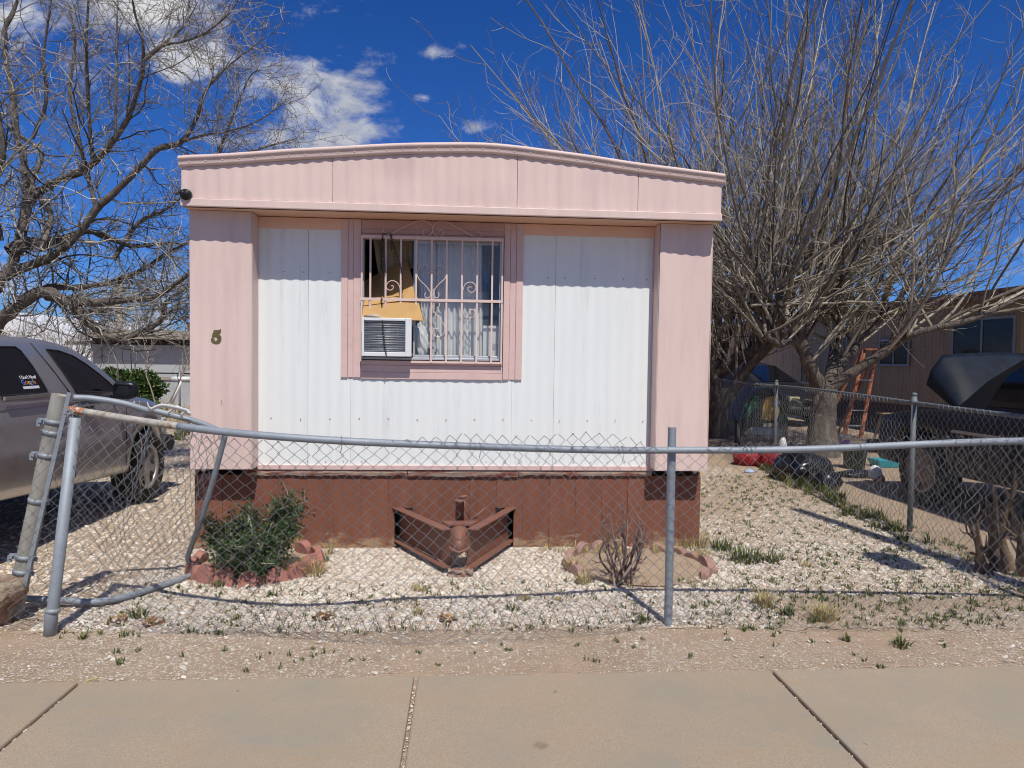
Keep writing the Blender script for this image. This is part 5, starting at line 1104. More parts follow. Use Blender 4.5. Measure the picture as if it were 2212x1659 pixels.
for y in np.r_[np.linspace(4.5, 4.8, 8), np.linspace(4.9, 6.62, 36)]:
    r = zr(y); rb_ = max(r-.05, 1.06); h = [(gx_(y, z, 0), z) for z in np.linspace(1.05, rb_, 5)]; xw = h[-1][0]
    row = h+[(xw-.035, r-.018), (xw-.10, r)]; P.append([(x, y, z) for x, z in row]+[(xw*.45, y, r+.018), (0, y, r+.022), (-xw*.45, y, r+.018)]+[(-x, y, z) for x, z in row[::-1]])
P = v.T(np.array(P).reshape(-1, 3)).reshape(44, -1, 3); b.grid(P); b.build('body', SILVER, pk)
b = MB(); b.box(v.T([-.70, 3.1, .42]), v.T([.70, 7.35, .85])); b.build('chassis', TRIMDK, pk)
DW = [(5.565, 1.465), (5.72, 1.455), (5.89, 1.415), (6.03, 1.35), (6.17, 1.27), (6.29, 1.19), (6.40, 1.105), (5.76, 1.125)]
QW = [(4.86, 1.475), (5.20, 1.478), (5.245, 1.45), (5.31, 1.34), (5.385, 1.14), (4.86, 1.15)]
for side in (1, -1):
    fx = lambda y, z: side*gx_(y, z, .004)
    for nm, W_ in (('door_window', DW), ('quarter_window', QW)):
        o = patch(v, dens_outline(W_), fx).build(nm, TINT, pk)
        bb_ = MB(); ring_ = [v.T([side*gx_(y, z, .005), y, z]) for y, z in dens_outline(W_)]; bb_.tube(ring_+[ring_[0]], .006, 5, caps=False); bb_.build('window_seal', TRIMDK, o)
ws = [[v.T([xx*(gx_(y, zr(y)-.06)-.06)/.65*1.0, y, zr(y)+.022-.02*abs(xx)/.65+.004]) for xx in np.linspace(-.62, .62, 9)] for y in np.linspace(5.98, 6.58, 8)]
b = MB(); b.grid(np.array(ws)); b.build('windshield', TINT, pk)
# door seam, sill strip, quarter window chrome ledge
b = MB()
for L_ in ([(5.40, 1.51), (5.53, 1.33), (5.67, 1.12)], ): b.tube([v.T([gx_(y, z, .002), y, z]) for y, z in L_], .0045, 5)
b.tube([v.T([wf(5.7)-.0, 5.68, z]) for z in np.linspace(.46, 1.08, 6)], .004, 4); b.tube([v.T([wf(6.5)-.0, 6.52, z]) for z in np.linspace(.42, 1.04, 6)], .004, 4); b.build('door_seam', TRIMDK, pk)
b = MB(); b.box(v.T([.812, 4.86, 1.118]), v.T([.826, 5.37, 1.142])); b.build('window_ledge', ALLOY, pk)
b = MB(); b.box(v.T([.822, 5.80, .98]), v.T([.85, 5.94, 1.01])); b.build('door_handle', TRIMDK, pk)
for side in (1, -1):
    b = MB(); bv, bf = ico(3); sq = np.sign(bv)*np.abs(bv)**.62; b.add(v.T(sq*np.array([.10, .055, .078])+np.array([side*.955, 6.24, 1.125])), bf, True); b.tube([v.T([side*.80, 6.3, 1.06]), v.T([side*.90, 6.26, 1.065])], .018, 8)
    m_ = b.build('side_mirror', M['black'], pk); b = MB(); b.add(v.T(np.array([[x, 6.187, z] for x, z in ((.88, 1.07), (1.03, 1.065), (1.035, 1.17), (.885, 1.18))])*np.array([side, 1, 1])), [(0, 1, 2, 3)]); b.build('mirror_glass', TINT, m_)
    wheel(v, pk, side*.72, 6.99, .345, .345, .22, side, ALLOY); wheel(v, pk, side*.72, 4.0, .36, .345, .22, side, ALLOY)
    b = MB(); b.box(v.T([side*.60, 7.40, .62]), v.T([side*.775, 7.52, .78])); b.build('headlight', LENS, pk, bevel=.02)
b = MB(); X_ = np.linspace(-.82, .82, 15); b.tube([v.T([x, 7.56-.09*(abs(x)/.82)**2.5, .52]) for x in X_], .085, 10); b.build('bumper', TRIMDK, pk)
# sticker on the quarter window
stk = bpy.data.objects.new('sticker', None); col.objects.link(stk); stk.parent = pk; stk.location = (0, 0, 0)
def text_mesh(name, s, size, m, par, y, z, fx, depth=.0008):
    cu = bpy.data.curves.new(name, 'FONT'); cu.body = s; cu.size = size; cu.extrude = depth; cu.align_x = 'LEFT'; o = bpy.data.objects.new(name, cu); col.objects.link(o)
    bpy.context.view_layer.update(); me = bpy.data.meshes.new_from_object(o.evaluated_get(bpy.context.evaluated_depsgraph_get())); bpy.data.objects.remove(o)
    co = np.array([q.co[:] for q in me.vertices]); wdt = co[:, 0].max() if len(co) else 0
    W = np.array([v.T([fx(y+c[0], z+c[1])+c[2]+.002, y+c[0], z+c[1]]) for c in co])-origin_of(par)
    for q, w_ in zip(me.vertices, W): q.co = w_
    n = bpy.data.objects.new(name, me); col.objects.link(n); n.parent = par; me.materials.append(m); return wdt
WH = mat('white_vinyl', (.8, .8, .8), .5, var=.03); VB = mat('blue_vinyl', (.12, .28, .75), .5, var=.03); VR = mat('red_vinyl', (.75, .12, .10), .5, var=.03); VY = mat('yellow_vinyl', (.8, .55, .08), .5, var=.03); VG = mat('green_vinyl', (.10, .45, .18), .5, var=.03)
fx = lambda y, z: gx_(y, z, .005)
sy0 = 5.112; ln_ = text_mesh('sticker_text', "I Don't Need", .034, WH, stk, sy0, 1.252, fx)
yy_ = sy0
for ch, m_ in zip('Google', (VB, VR, VY, VB, VG, VR)):
    w_ = text_mesh('sticker_letter', ch, .052, m_, stk, yy_, 1.212, fx); yy_ += w_+.004
b = MB(); b.add([v.T([fx(y, z)+.001, y, z]) for y, z in ((sy0, 1.182), (sy0+.185, 1.182), (sy0+.185, 1.201), (sy0, 1.201))], [(0, 1, 2, 3)]); b.build('sticker_band', WH, stk)
# --- dark truck with its hood up
v = Veh((5.56, 0), 0)
tk = thing('pickup_truck', 'dark dusty truck with its blue black hood propped open by the tan trailer', 'pickup truck', (5.56, 5.5, 0))
ys = np.unique(np.r_[np.linspace(2.2, 7.4, 90), np.linspace(7.4, 7.75, 12)])
wf2 = lambda y: np.interp(y, [2.2, 2.4, 7.2, 7.6, 7.75], [.86, .90, .90, .86, .78]); zb2 = lambda y: np.interp(y, [2.2, 7.75], [.42, .36]); zt2 = lambda y: np.interp(y, [2.2, 6.0, 6.6, 7.2, 7.6, 7.75], [1.05, 1.05, 1.0, .95, .88, .72])
body_shell(v, ys, wf2, zb2, zt2, [(3.4, .36, .42), (6.83, .36, .42)]).build('body', BLACKCAR, tk)
b = MB(); b.box(v.T([-.72, 2.5, .36]), v.T([.72, 7.5, .8])); b.build('chassis', TRIMDK, tk)
P = []
for y in np.linspace(3.2, 6.5, 26):
    r = np.interp(y, [3.2, 3.6, 4.2, 5.2, 5.7, 6.1, 6.5], [1.0, 1.45, 1.66, 1.66, 1.58, 1.35, 1.0]); xw = .84-.15*np.clip((r-1.0)/.66, 0, 1); P.append([(.86, y, .98), (xw, y, max(r-.05, .98)), (xw-.08, y, r), (0, y, r+.02), (-xw+.08, y, r), (-xw, y, max(r-.05, .98)), (-.86, y, .98)])
b = MB(); b.grid(v.T(np.array(P).reshape(-1, 3)).reshape(26, 7, 3)); b.build('cab', BLACKCAR, tk)
for side in (1, -1):
    fx = lambda y, z: side*(.866-.16*np.clip((z-1.0)/.62, 0, 1)); b = MB()
    for W_ in ([(3.75, 1.08), (4.75, 1.08), (4.75, 1.54), (4.15, 1.54), (3.85, 1.44)], [(4.83, 1.08), (6.0, 1.08), (5.85, 1.36), (5.62, 1.50), (5.2, 1.54), (4.83, 1.54)]): patch(v, dens_outline(W_), fx).build('cab_window', TINT, tk)
ws = [[v.T([x, y, np.interp(y, [5.2, 5.7, 6.1, 6.5], [1.66, 1.58, 1.35, 1.0])+.026]) for x in np.linspace(-.6, .6, 6)] for y in np.linspace(5.75, 6.4, 7)]
b = MB(); b.grid(np.array(ws)); b.build('windshield', TINT, tk)
HA, HB, HC_ = PX(2004, 832, 4.74), PX(2030, 776, 4.86), PX(2088, 906, 4.78)
hz = HB[2]+.03; rows = []
for s in np.linspace(0, 1, 12):
    y = HC_[1]+(HB[1]-HC_[1])*s; z = HC_[2]+(hz-HC_[2])*s+.05*math.sin(math.pi*s); e = HC_+(HA-HC_)*s
    row = [e, e*.55+np.array([4.86, y, z])*.45+[-.015, 0, .01]]+[np.array([x, y+.04*math.sin((x-4.86)/1.45*math.pi), z+.035*math.sin((x-4.86)/1.45*math.pi)]) for x in np.linspace(4.88, 6.28, 10)]+[np.array([6.36, y, z-.06])]
    rows.append(row)
b = MB(); b.grid(np.array(rows)); o = b.build('hood', DARKBLUE, tk); m_ = o.modifiers.new('thick', 'SOLIDIFY'); m_.thickness = .02
wheel(v, tk, -.78, 6.83, .36, .36, .22, -1, DIRTYALLOY, 8); wheel(v, tk, -.78, 3.4, .36, .36, .22, -1, DIRTYALLOY, 8); wheel(v, tk, .78, 6.83, .36, .36, .22, 1, DIRTYALLOY, 8); wheel(v, tk, .78, 3.4, .36, .36, .22, 1, DIRTYALLOY, 8)
b = MB(); b.box(v.T([-.915, 4.2, .80]), v.T([-.898, 6.35, .825])); b.build('highlight_strip', ALLOY, tk)  # pale strip added in place of the highlight along the body side
b = MB(); b.tube([v.T([x, 7.78-.08*(abs(x)/.9)**2, .5]) for x in np.linspace(-.9, .9, 13)], .08, 8); b.build('bumper', TRIMDK, tk)
# --- dark car far back
fc = PY(1722, 880, 15.6); v = Veh((fc[0]-.55, 16.9), math.radians(205))
cr = thing('parked_car', 'dark dusty car with a clouded headlamp behind the painted dog house', 'car', (fc[0]-.55, 16.9, 0))
ys = np.linspace(-2.3, 1.95, 80); wc = lambda y: np.interp(y, [-2.3, -2, 1.2, 1.7, 1.95], [.7, .82, .84, .78, .55]); zc_ = lambda y: np.interp(y, [-2.3, 1.95], [.3, .26]); zt_c = lambda y: np.interp(y, [-2.3, 0.4, .7, 1.3, 1.75, 1.95], [.95, .95, .93, .84, .70, .55])
body_shell(v, ys, wc, zc_, zt_c, [(-1.4, .3, .36), (1.2, .3, .36)]).build('body', BLACKCAR, cr)
P = []
for y in np.linspace(-2.1, .95, 26):
    r = np.interp(y, [-2.1, -1.7, -1.0, -.2, .2, .6, .95], [.94, 1.28, 1.44, 1.43, 1.34, 1.12, .90]); xw = .78-.16*np.clip((r-.94)/.5, 0, 1); P.append([(.80, y, .9), (xw, y, max(r-.05, .9)), (xw-.08, y, r), (0, y, r+.02), (-xw+.08, y, r), (-xw, y, max(r-.05, .9)), (-.80, y, .9)])
b = MB(); b.grid(v.T(np.array(P).reshape(-1, 3)).reshape(26, 7, 3)); b.build('cabin', BLACKCAR, cr)
b = MB(); b.grid(np.array([[v.T([x, y, np.interp(y, [.2, .6, .95], [1.34, 1.12, .90])+.026]) for x in np.linspace(-.56, .56, 6)] for y in np.linspace(.22, .86, 6)])); b.build('windshield', TINT, cr)
for s in (1, -1):
    b = MB(); b.box((-.12, -.05, -.06), (.12, .05, .06)); b2 = MB(); b2.add(v.T(np.vstack(b.v)@rotz(-s*.45).T+np.array([s*.60, 1.76, .62])), b.f); b2.build('headlight', AMBER, cr, bevel=.02)
    wheel(v, cr, s*.74, 1.2, .30, .30, .19, s, DIRTYALLOY, 7); wheel(v, cr, s*.74, -1.4, .30, .30, .19, s, DIRTYALLOY, 7)
b = MB(); b.tube([v.T([x, 1.97-.22*(abs(x)/.78)**2, .40]) for x in np.linspace(-.78, .78, 13)], .075, 8); b.build('bumper', TRIMDK, cr)
b = MB()
for k in range(4): b.tube([v.T([x, 1.945-.12*(abs(x)/.5)**2, .535+k*.03]) for x in np.linspace(-.42, .42, 7)], .006, 4)
b.build('grille', ALLOY, cr)

# ------------------------------------------------------------------ the neighbour's tan trailer
TAN = mat('tan_siding', (.38, .30, .20), .6, var=.07, vs=5, c2=(.26, .195, .12), c2s=4, c2t=(.5, .75), vscale=(1, 1, .3))
TANT = mat('brown_trim', (.11, .075, .05), .7, var=.2, vs=8); DGLASS = mat('dark_window_glass', (.02, .022, .025), .12, var=.5, vs=5, spec=.18)
NXp = 9.0; nb = thing('tan_trailer', 'long tan corrugated trailer with dark windows across the right yard', 'mobile home', (NXp, 15, 0))
Yl = np.arange(7.5, 24.0, .012); amp_ = .009; P = np.zeros((len(Yl), 2, 3)); P[:, :, 0] = (NXp+amp_*np.sin(Yl*2*math.pi/.11))[:, None]; P[:, :, 1] = Yl[:, None]; P[:, 0, 2] = .62; P[:, 1, 2] = 2.62
b = MB(); b.grid(P[::-1]); b.box((NXp+.03, 7.5, .6), (12.6, 24, 2.6)); b.build('wall', TAN, nb)
b = MB(); b.box((NXp-.16, 7.3, 2.60), (12.8, 24.2, 2.70)); b.box((NXp-.17, 7.29, 2.55), (NXp-.14, 24.2, 2.72)); b.build('roof', M['weathered'], nb)
b = MB(); b.box((NXp+.05, 7.55, 0), (NXp+.08, 23.9, .6)); b.build('skirting', TANT, nb)
for (pa, pb_) in (((1900, 733), (1964, 792)), ((2058, 690), (2192, 790)), ((1792, 700), (1830, 768)), ((1730, 770), (1752, 830))):
    A_, B_ = PX(pa[0], pa[1], NXp-.02), PX(pb_[0], pb_[1], NXp-.02); y0, y1 = sorted((A_[1], B_[1])); z1 = 1.45+(A_[2]-1.45); z0 = B_[2]; z0, z1 = min(z0, z1), max(z0, z1)
    b = MB(); w_ = .05
    for (ya, yb_, za, zb_) in ((y0, y1, z0, z0+w_), (y0, y1, z1-w_, z1), (y0, y0+w_, z0+w_, z1-w_), (y1-w_, y1, z0+w_, z1-w_), ((y0+y1)/2-.02, (y0+y1)/2+.02, z0+w_, z1-w_)): b.box((NXp-.035, ya, za), (NXp-.012, yb_, zb_))
    wo = b.build('window', M['galv'], nb); b = MB(); b.box((NXp-.022, y0+.01, z0+.01), (NXp-.014, y1-.01, z1-.01)); b.build('pane', DGLASS, wo)
b = MB(); b.box((NXp-.03, 8.6, .7), (NXp-.012, 9.5, 2.4)); b.build('door', M['red'] if False else TANT, nb)
wt = thing('cream_trailer', 'pale cream trailer with flat roof seen past the corner of the pink home', 'mobile home', (10, 33, 0)); CREAM = mat('cream_siding', (.66, .64, .58), .6, var=.06, vs=3)
a_, c_ = PY(1500, 800, 33), PY(1608, 800, 33); b = MB(); b.box((a_[0], 33, 0), (c_[0], 40, 2.9)); b.build('wall', CREAM, wt); b = MB(); b.box((a_[0]-.2, 32.7, 2.9), (c_[0]+.3, 40.3, 3.25)); b.build('roof', mat('yellowed_eave', (.62, .55, .38), .7), wt)
for px in (1555, 1585): 
    x = PY(px, 800, 33)[0]; b = MB(); b.box((x-.35, 32.97, 1.4), (x+.35, 32.99, 2.4)); b.build('window', DGLASS, wt)

# ------------------------------------------------------------------ things in the right yard
def at(px, py): return G(px, py)
ORANGE = mat('orange_fibreglass', (.37, .13, .07), .6, var=.15, vs=9, c2=(.35, .12, .06), c2s=9, c2t=(.55, .7))
c = np.array([7.42, 12.9, 0]); ld = thing('step_ladder', 'orange step ladder standing open beside the big tree trunk', 'ladder', c)
tpz = 1.72; T0_, T1_ = c+[.38, .28, tpz], c+[.62, .28, tpz]; A0, A1 = c+[-.14, 0, 0], c+[.20, 0, 0]; B0, B1 = c+[-.20, .75, 0], c+[.15, .75, 0]
for p_, q_ in ((A0, T0_), (A1, T1_)): MB().obox(p_, q_, (1, 0, 0), .075, .04).build('rail', ORANGE, ld, bevel=.004)
for p_, q_ in ((B0, T0_+[0, .06, -.03]), (B1, T1_+[0, .06, -.03])): MB().obox(p_, q_, (1, 0, 0), .045, .03).build('rear_leg', ORANGE, ld)
for k in range(5):
    t = .14+k*.17; b = MB(); b.obox(A0+(T0_-A0)*t, A1+(T1_-A1)*t, (0, 1, 0), .07, .02); b.build('step', M['alu'], ld)
b = MB(); b.obox(T0_-[.03, 0, 0], T1_+[.03, 0, 0], (0, 1, 0), .14, .03); b.build('top_cap', ORANGE, ld)
GRP = mat('green_paint', (.045, .22, .11), .6, var=.2); YEP = mat('yellow_paint', (.62, .38, .055), .6, var=.2); PUP = mat('purple_paint', (.24, .13, .36), .6, var=.2); CRW = mat('cream_board', (.58, .54, .36), .7, var=.15, vs=4)
c = at(1643, 945); dh = thing('dog_house', 'wooden dog house painted with green, yellow and purple shapes under the tree', 'dog house', c)
D_ = c[1]; zz2 = lambda px, py, dy=0: PY(px, py, D_+dy)
L0, R0 = zz2(1601, 945)[0], zz2(1694, 945)[0]; zw, za = zz2(1640, 905)[2], zz2(1640, 836)[2]; xm = (L0+R0)/2
b = MB(); b.prism([[L0, D_, 0], [R0, D_, 0], [R0, D_, zw], [xm+.12, D_, za-.04], [xm-.12, D_, za-.04], [L0, D_, zw]], (0, .75, 0)); b.build('body', M['black'], dh)
for s in (0, 1):
    xe, xt = (L0-.07, xm-.12) if s == 0 else (R0+.07, xm+.12); b = MB(); b.prism([[xe, D_-.05, zw-.07], [xt, D_-.05, za-.03], [xt, D_-.05, za], [xe, D_-.05, zw-.035]], (0, .85, 0)); b.build('roof', GRP if s else TRIMDK, dh)
for poly, m_ in (([(1604, 900), (1608, 870), (1625, 852), (1641, 856), (1634, 880), (1613, 903)], GRP), ([(1645, 905), (1648, 880), (1654, 858), (1680, 854), (1686, 880), (1680, 905), (1660, 908)], YEP), ([(1668, 876), (1671, 866), (1683, 863), (1687, 872), (1680, 880)], PUP), ([(1682, 910), (1684, 895), (1690, 893), (1690, 912)], GRP), ([(1646, 925), (1650, 915), (1682, 913), (1682, 926)], CRW)):
    dy = -.012 if m_ is not PUP else -.02; b = MB(); b.prism([zz2(x, y, dy) for x, y in poly], (0, .008, 0)); b.build('painted_shape', m_, dh)
c = at(1562, 945); b = MB(); p_, q_ = PY(1550, 948, c[1]), PY(1575, 838, c[1]); b.box((p_[0], c[1], 0), (q_[0], c[1]+.03, q_[2])); o = b.build('cream_board', CRW, loc=c, bevel=.004); tag(o, 'pale cream board standing behind the side fence corner', 'board')
# wire pen
c = at(1640, 1005); pen = thing('wire_pen', 'black wire pet pen standing on the dirt behind the side fence', 'pet pen', c)
W4 = [(1587, 1012, 10.0), (1620, 995, 9.2), (1706, 995, 9.7), (1700, 970, 11.3)]
cs = [PY(1588, 900, 11.2), PY(1600, 900, 9.6), PY(1690, 900, 9.6), PY(1702, 900, 11.0)]
for i in range(3):
    a_, e_ = cs[i].copy(), cs[i+1].copy(); a_[2] = e_[2] = 0; b = MB(); L_ = np.linalg.norm(e_-a_); n = int(L_/.035)
    for k in range(n+1): p_ = a_+(e_-a_)*k/n; b.tube([p_, p_+[0, 0, .52]], .0022, 3)
    for z in (.01, .1, .2, .3, .4, .52): b.tube([a_+[0, 0, z], e_+[0, 0, z]], .003, 4)
    b.build('wire_panel', M['darkiron'], pen)
def crumple(name, m, c, r, label, cat, seed, amp=.5, sub=3, flat=1.0):
    v_, f_ = ico(sub); g_ = np.random.default_rng(seed); q_ = v_.copy(); n = 0
    for k in range(9): d = g_.normal(size=3); d /= np.linalg.norm(d); n = n+np.abs(np.sin(v_@d*(2.5+1.6*k)+g_.uniform(0, 6)))/(1+.35*k)
    n = n/n.mean(); q_ = v_*(1-amp*.5+amp*.5*n)[:, None]; q_ = q_*np.asarray(r, float); q_[:, 2] = np.maximum(q_[:, 2], -r[2]*.7)+r[2]*.7
    o = MB().add(q_+np.asarray(c, float), f_, True).build(name, m, loc=c); return tag(o, label, cat)
BAG = mat('black_bag_plastic', (.012, .012, .013), .22, var=.3, vs=12, spec=.6); WBAG = mat('white_plastic', (.72, .72, .74), .45, var=.08); TEAL = mat('teal_plastic', (.02, .30, .36), .5, var=.12); GREYC = mat('grey_junk', (.16, .17, .15), .7, var=.3, vs=14)
crumple('red_cloth', M['red'], at(1618, 1004), (.22, .2, .14), 'red cloth bundle inside the wire pen, left one', 'cloth', 1); crumple('red_cloth', M['red'], at(1657, 1008), (.17, .15, .15), 'smaller red cloth bundle beside the fence post', 'cloth', 2)
crumple('white_laundry', mat('pale_cloth', (.48, .52, .50), .8, var=.3, vs=6), at(1665, 958)+np.array([0, .3, .05]), (.34, .22, .13), 'pile of white and pale green cloth behind the wire pen', 'cloth', 3, amp=.7)
crumple('trash_bag', BAG, at(1705, 1035), (.2, .18, .2), 'black trash bag slumped against the side fence post', 'trash bag', 4); crumple('trash_bag', BAG, at(1738, 1040), (.34, .22, .20), 'largest black trash bag lying below the big tree', 'trash bag', 5); crumple('trash_bag', BAG, at(1785, 1058), (.17, .14, .13), 'small black trash bag at the right end of the pile', 'trash bag', 6)
crumple('white_cloth', WBAG, at(1690, 1008)+np.array([0, 0, .22]), (.05, .05, .11), 'white scrap of plastic on top of the black bags', 'scrap', 7)
c = at(1915, 1008); b = MB(); b.add(np.array([[-.17, -.11, .0], [.17, -.11, .0], [.17, .11, .0], [-.17, .11, .0], [-.21, -.14, .11], [.21, -.14, .11], [.21, .14, .11], [-.21, .14, .11]])+c, [(0, 3, 2, 1), (4, 5, 6, 7), (0, 1, 5, 4), (1, 2, 6, 5), (2, 3, 7, 6), (3, 0, 4, 7)]); o = b.build('teal_bin', TEAL, loc=c, bevel=.01); tag(o, 'teal plastic bin lying on the dirt', 'bin')
c = at(1890, 1042); wb = crumple('shopping_bag', WBAG, c+np.array([0, 0, .04]), (.075, .07, .10), 'white and red plastic bag in front of the teal bin', 'bag', 8); crp = MB(); v_, f_ = ico(2); crp.add(v_*np.array([.07, .065, .06])+c+np.array([.035, -.02, .05]), f_, True); crp.build('red_bottom', M['red'], wb)
c = at(1824, 968); b = MB(); b.lathe(c, (0, 0, 1), [(0, 0), (.085, 0), (.085, .03), (.0855, .2), (.09, .2), (.09, .215), (0, .215)], 20); o = b.build('paint_bucket', WBAG, loc=c); tag(o, 'small white bucket with purple label at the foot of the ladder', 'bucket'); b = MB(); b.lathe(c, (0, 0, 1), [(.0865, .04), (.0865, .15)], 20); b.build('label_band', PUP, o)
c = at(1845, 1012); b = MB(); b.lathe(c, (0, 0, 1), [(0, 0), (.13, 0), (.16, .3), (.165, .3), (.165, .32), (.14, .32), (.12, .02), (0, .02)], 18); o = b.build('plant_pot', mat('dark_green_plastic', (.03, .06, .045), .5), loc=c); tag(o, 'dark green bucket beside the roots of the big tree', 'bucket')
crumple('dark_tarp', BAG, at(1858, 1030), (.30, .14, .05), 'folded dark tarp lying left of the white and red bag', 'tarp', 9, amp=.6)
c = at(1792, 1040); b = MB(); b.lathe(c+np.array([0, 0, .01]), (.1, -.1, 1), [(0, 0), (.13, .0), (.16, .03), (.165, .03), (.13, .008), (0, .008)], 20); o = b.build('metal_pan', M['alu'], loc=c); tag(o, 'shallow metal pan on the dirt beside the bags', 'pan'); b = MB(); b.lathe(c+np.array([-.02, 0, .03]), (0, 0, 1), [(.05, 0), (.08, .02), (.05, .06)], 14); b.build('rusty_coil', M['rust'], o)
c = at(1925, 955); ch = thing('wooden_stool', 'broken pale wooden stool standing in shade by the dark truck', 'stool', c); WOOD = mat('old_wood', (.38, .28, .15), .8, var=.2, vs=10)
for sx, sy in ((-.18, -.15), (.18, -.15), (-.18, .15), (.18, .15)): MB().obox(c+[sx*1.4, sy, 0], c+[sx*.7, sy*.8, .5], (1, 0, 0), .035, .03).build('leg', WOOD, ch)
MB().box(c+[-.2, -.18, .5], c+[.2, .18, .53]).build('seat', WOOD, ch, bevel=.006); MB().obox(c+[-.2, -.14, .2], c+[.2, -.14, .2], (0, 1, 0), .03, .03).build('stretcher', WOOD, ch)
c = at(1620, 1022); o = MB().blob(c+[0, 0, .02], (.07, .04, .03), seed=4).build('blue_scrap', mat('pale_blue_plastic', (.35, .42, .6), .5), loc=c); tag(o, 'pale blue plastic scrap on the gravel edge', 'scrap')

# ------------------------------------------------------------------ behind the drive
SHEDW = mat('grey_shed_paint', (.40, .41, .41), .8, var=.07, vs=3, c2=(.30, .30, .30), c2s=5, c2t=(.55, .75)); DKW = mat('dark_boards', (.05, .042, .036), .9, var=.4, vs=9)
SY = 19.5; shed = thing('grey_shed', 'grey shed with deep weathered eave behind the hedge', 'shed', (-8, SY, 0)); x0 = PY(201, 770, SY)[0]; x1 = -2.5; zt0 = PY(300, 728, SY-.40)[2]
b = MB(); b.box((x0, SY, 0), (x1, SY+3.5, PY(300, 745, SY)[2])); b.build('wall', SHEDW, shed); b = MB(); b.box((x0, SY+.02, PY(300, 745, SY)[2]+.001), (x1, SY+3.5, zt0+.05)); b.build('upper_boards', DKW, shed)
b = MB(); e0 = PY(172, 720, SY-.4)[0]; b.box((e0, SY-.40, zt0+.02), (x1, SY+3.8, zt0+.10)); b.box((e0, SY-.43, zt0-.05), (x1, SY-.402, zt0+.06)); b.box((e0+.4, SY-.3, zt0+.101), (x1, SY+3.6, zt0+.19)); b.build('roof', M['oldboard'], shed)
b = MB(); b.box((x0-.02, SY-.04, .72), (x1, SY-.002, .80)); b.build('sill_board', M['oldboard'], shed)
b = MB(); xx = PY(261, 760, SY-.95)[0]; b.tube([[xx, SY-.45, zt0+.05], [xx+.01, SY-.40, .9]], .012, 4); b.build('cable', M['black'], shed)
b = MB(); a_ = PY(386, 700, 21); b.box((a_[0], 21.5, a_[2]-.16), (a_[0]+3, 24, a_[2]+.05)); o = b.build('roof_board', M['oldboard'], loc=a_); tag(o, 'stub of weathered roof boards showing above the shed by the pink post', 'roof boards')
WHB = mat('white_metal_roof', (.74, .75, .76), .5, var=.04, vs=2); wb_ = thing('white_building', 'large white gabled building behind the pickup at far left', 'building', (-22, 30, 0)); Yb = 30
pl = [PY(x, y, Yb) for x, y in ((-260, 760), (-260, 735), (8, 679), (60, 690), (112, 714), (172, 724), (196, 735), (196, 800))]; pl[0][2] = 0; pl[-1][2] = 0
b = MB(); b.prism(pl, (0, 14, 0)); b.build('wall', WHB, wb_); b = MB(); p1, p2 = PY(112, 712, Yb-.05), PY(198, 737, Yb-.05); b.prism([p1, p2, p2+[0, 0, .10], p1+[0, 0, .10]], (0, 14.1, 0)); p0 = PY(8, 677, Yb-.05); b.prism([p0, PY(112, 712, Yb-.05)-[0.01, 0, 0], PY(112, 712, Yb-.05)+[-.01, 0, .08], p0+[0, 0, .10]], (0, 14.1, 0)); b.build('roof', WHB, wb_)
b = MB(); b.box(PY(140, 742, Yb-.04), PY(192, 737, Yb-.02)); b.build('dark_eave', TRIMDK, wb_)
pt = PY(257, 650, 27); up = thing('utility_pole', 'short brown wooden pole rising behind the grey shed', 'utility pole', (pt[0], 27, 0)); b = MB(); b.tube([[pt[0], 27, 0], [pt[0], 27, PY(257, 600, 27)[2]]], .13, 12); b.build('post', M['oldboard'], up)
BY = 16.8; bf = thing('back_fence', 'low chain link fence running in front of the grey shed', 'fence', (PY(300, 800, BY)[0], BY, 0)); fx0, fx1 = PY(170, 800, BY)[0], -2.1; fz = PY(300, 805, BY)[2]
b = MB(); b.tube([[fx0, BY, fz], [fx1, BY, fz-.02]], .018, 6); b.build('top_rail', M['darkiron'], bf)
for px in (200, 300, 388): x = PY(px, 800, BY)[0]; MB().tube([[x, BY, 0], [x, BY, fz+.04]], .024, 8).build('post', M['galv'], bf)
V, Fq = tubes(weave(lambda s, r: np.array([fx0+s, BY-.02, .02+(fz-.03)*r/22]), fx1-fx0, 22, .045, 91), 3); raw_mesh('wire_mesh', V, Fq, M['wire'], bf)
b = MB(); b.tube([PY(372, 818, 14), PY(412, 819, 14)], .045, 8); b.tube([PY(392, 820, 14), PY(371, 872, 14)], .03, 8); o = b.build('white_pipe', M['acwhite'], loc=PY(371, 872, 14)); tag(o, 'white pipe frame leaning in the weeds by the back fence', 'pipe')
c = G(352, 868); b = MB(); b.lathe(c, (0, 0, 1), [(0, 0), (.14, 0), (.17, .36), (.175, .36), (.15, .34), (0, .30)], 16); o = b.build('white_bucket', WBAG, loc=c); tag(o, 'pale blue and white bucket near the hedge', 'bucket')
it = []; g = np.random.default_rng(404)
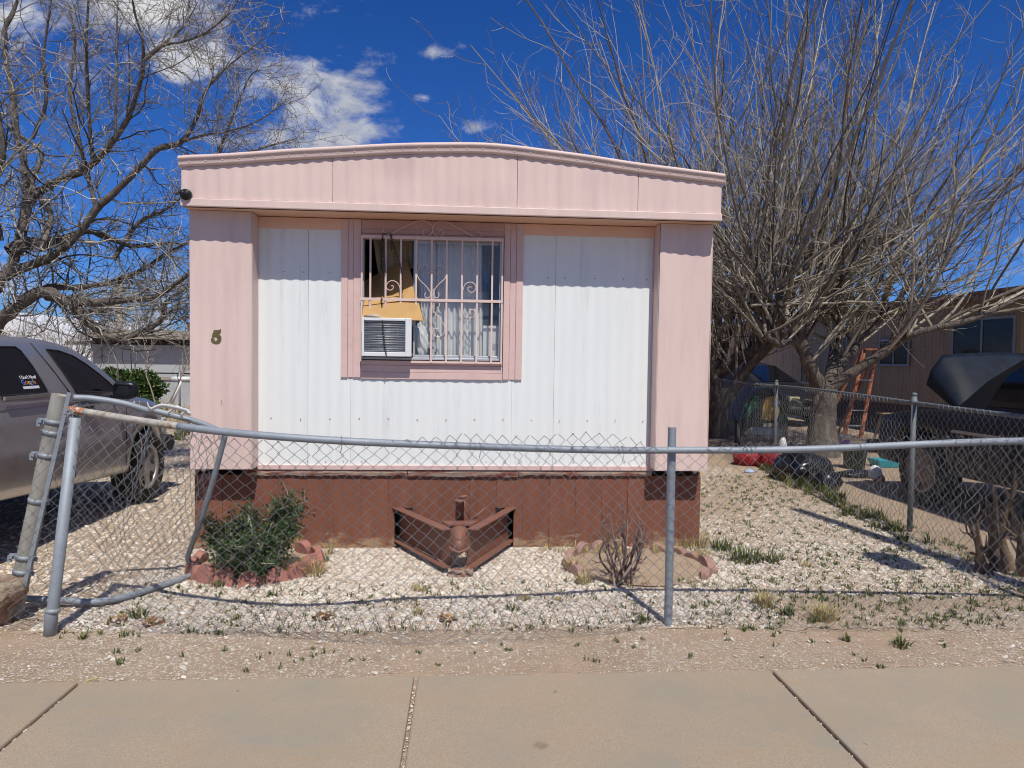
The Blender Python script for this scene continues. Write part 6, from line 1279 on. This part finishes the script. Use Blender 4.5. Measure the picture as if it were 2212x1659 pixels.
for k in range(160): it.append((g.uniform(-5.3, -2.1), g.uniform(11.5, 19), .12, g.uniform(.10, .32), 26, .008))
o = blades(it, 74, GREEN, 'grass', 'tall green grass and weeds along the left side of the pink home')
it = [(g.uniform(-9, -2.2), g.uniform(13.5, 18.5), .12, g.uniform(.15, .45), 14, .006) for k in range(110)]
blades(it, 75, STRAW, 'dry_weeds', 'dry brown weeds at the end of the drive')
b = MB()
for k in range(9):
    p_ = np.array([-2.05-.9*g.uniform(.2, 1), 9.6+g.uniform(0, 2.6), .03+.02*k % .1]); a_ = g.normal()*.2; d_ = np.array([math.cos(a_), math.sin(a_), 0]); o = MB().obox(p_-d_*.8, p_+d_*.7, (0, 1, 0), .10, .025).build('loose_plank', M['weathered'] if k % 3 else M['acwhite'], loc=p_); tag(o, 'weathered plank lying in the heap beside the pink home' if k % 3 else 'white painted plank lying in the heap beside the pink home', 'plank', 'planks heaped beside the pink home')
# street pole to the right of the picture: its shadow crosses the yard
pb = np.array([3.98, 2.55, 0]); pole = thing('street_pole', 'tall grey street pole at the sidewalk edge, right of the side fence', 'street pole', pb)
b = MB(); b.tube([pb, [4.06, 2.55, 6.32]], [.085, .07], 14); b.build('post', M['galv'], pole)
b = MB(); b.tube([[4.05, 2.55, 4.0], [3.72, 2.55, 4.05], [3.62, 2.5, 3.75]], .015, 8); b.build('arm', M['galv'], pole)
bv, bf_ = ico(2); b = MB(); b.add(np.sign(bv)*np.abs(bv)**.6*np.array([.14, .16, .19])+np.array([3.60, 2.5, 3.70]), bf_, True); b.build('lamp_head', M['alu'], pole)
# far hills, blue grey distance haze painted into their colour
b = MB(); n = 80; X = np.linspace(-2600, 2600, n); g = np.random.default_rng(9); h = 62+22*np.sin(X/310)+14*np.sin(X/130+1)+g.normal(size=n)*3; P = np.array([[[x, 2100+t*900, max(-5, hh*(1-abs(t-.45)*2.2))] for t in np.linspace(0, 1, 8)] for x, hh in zip(X, h)])
b.grid(P[::-1]); struct(b.build('hills', mat('far_hills', (.13, .15, .20), .95, var=.15, vs=.01)))
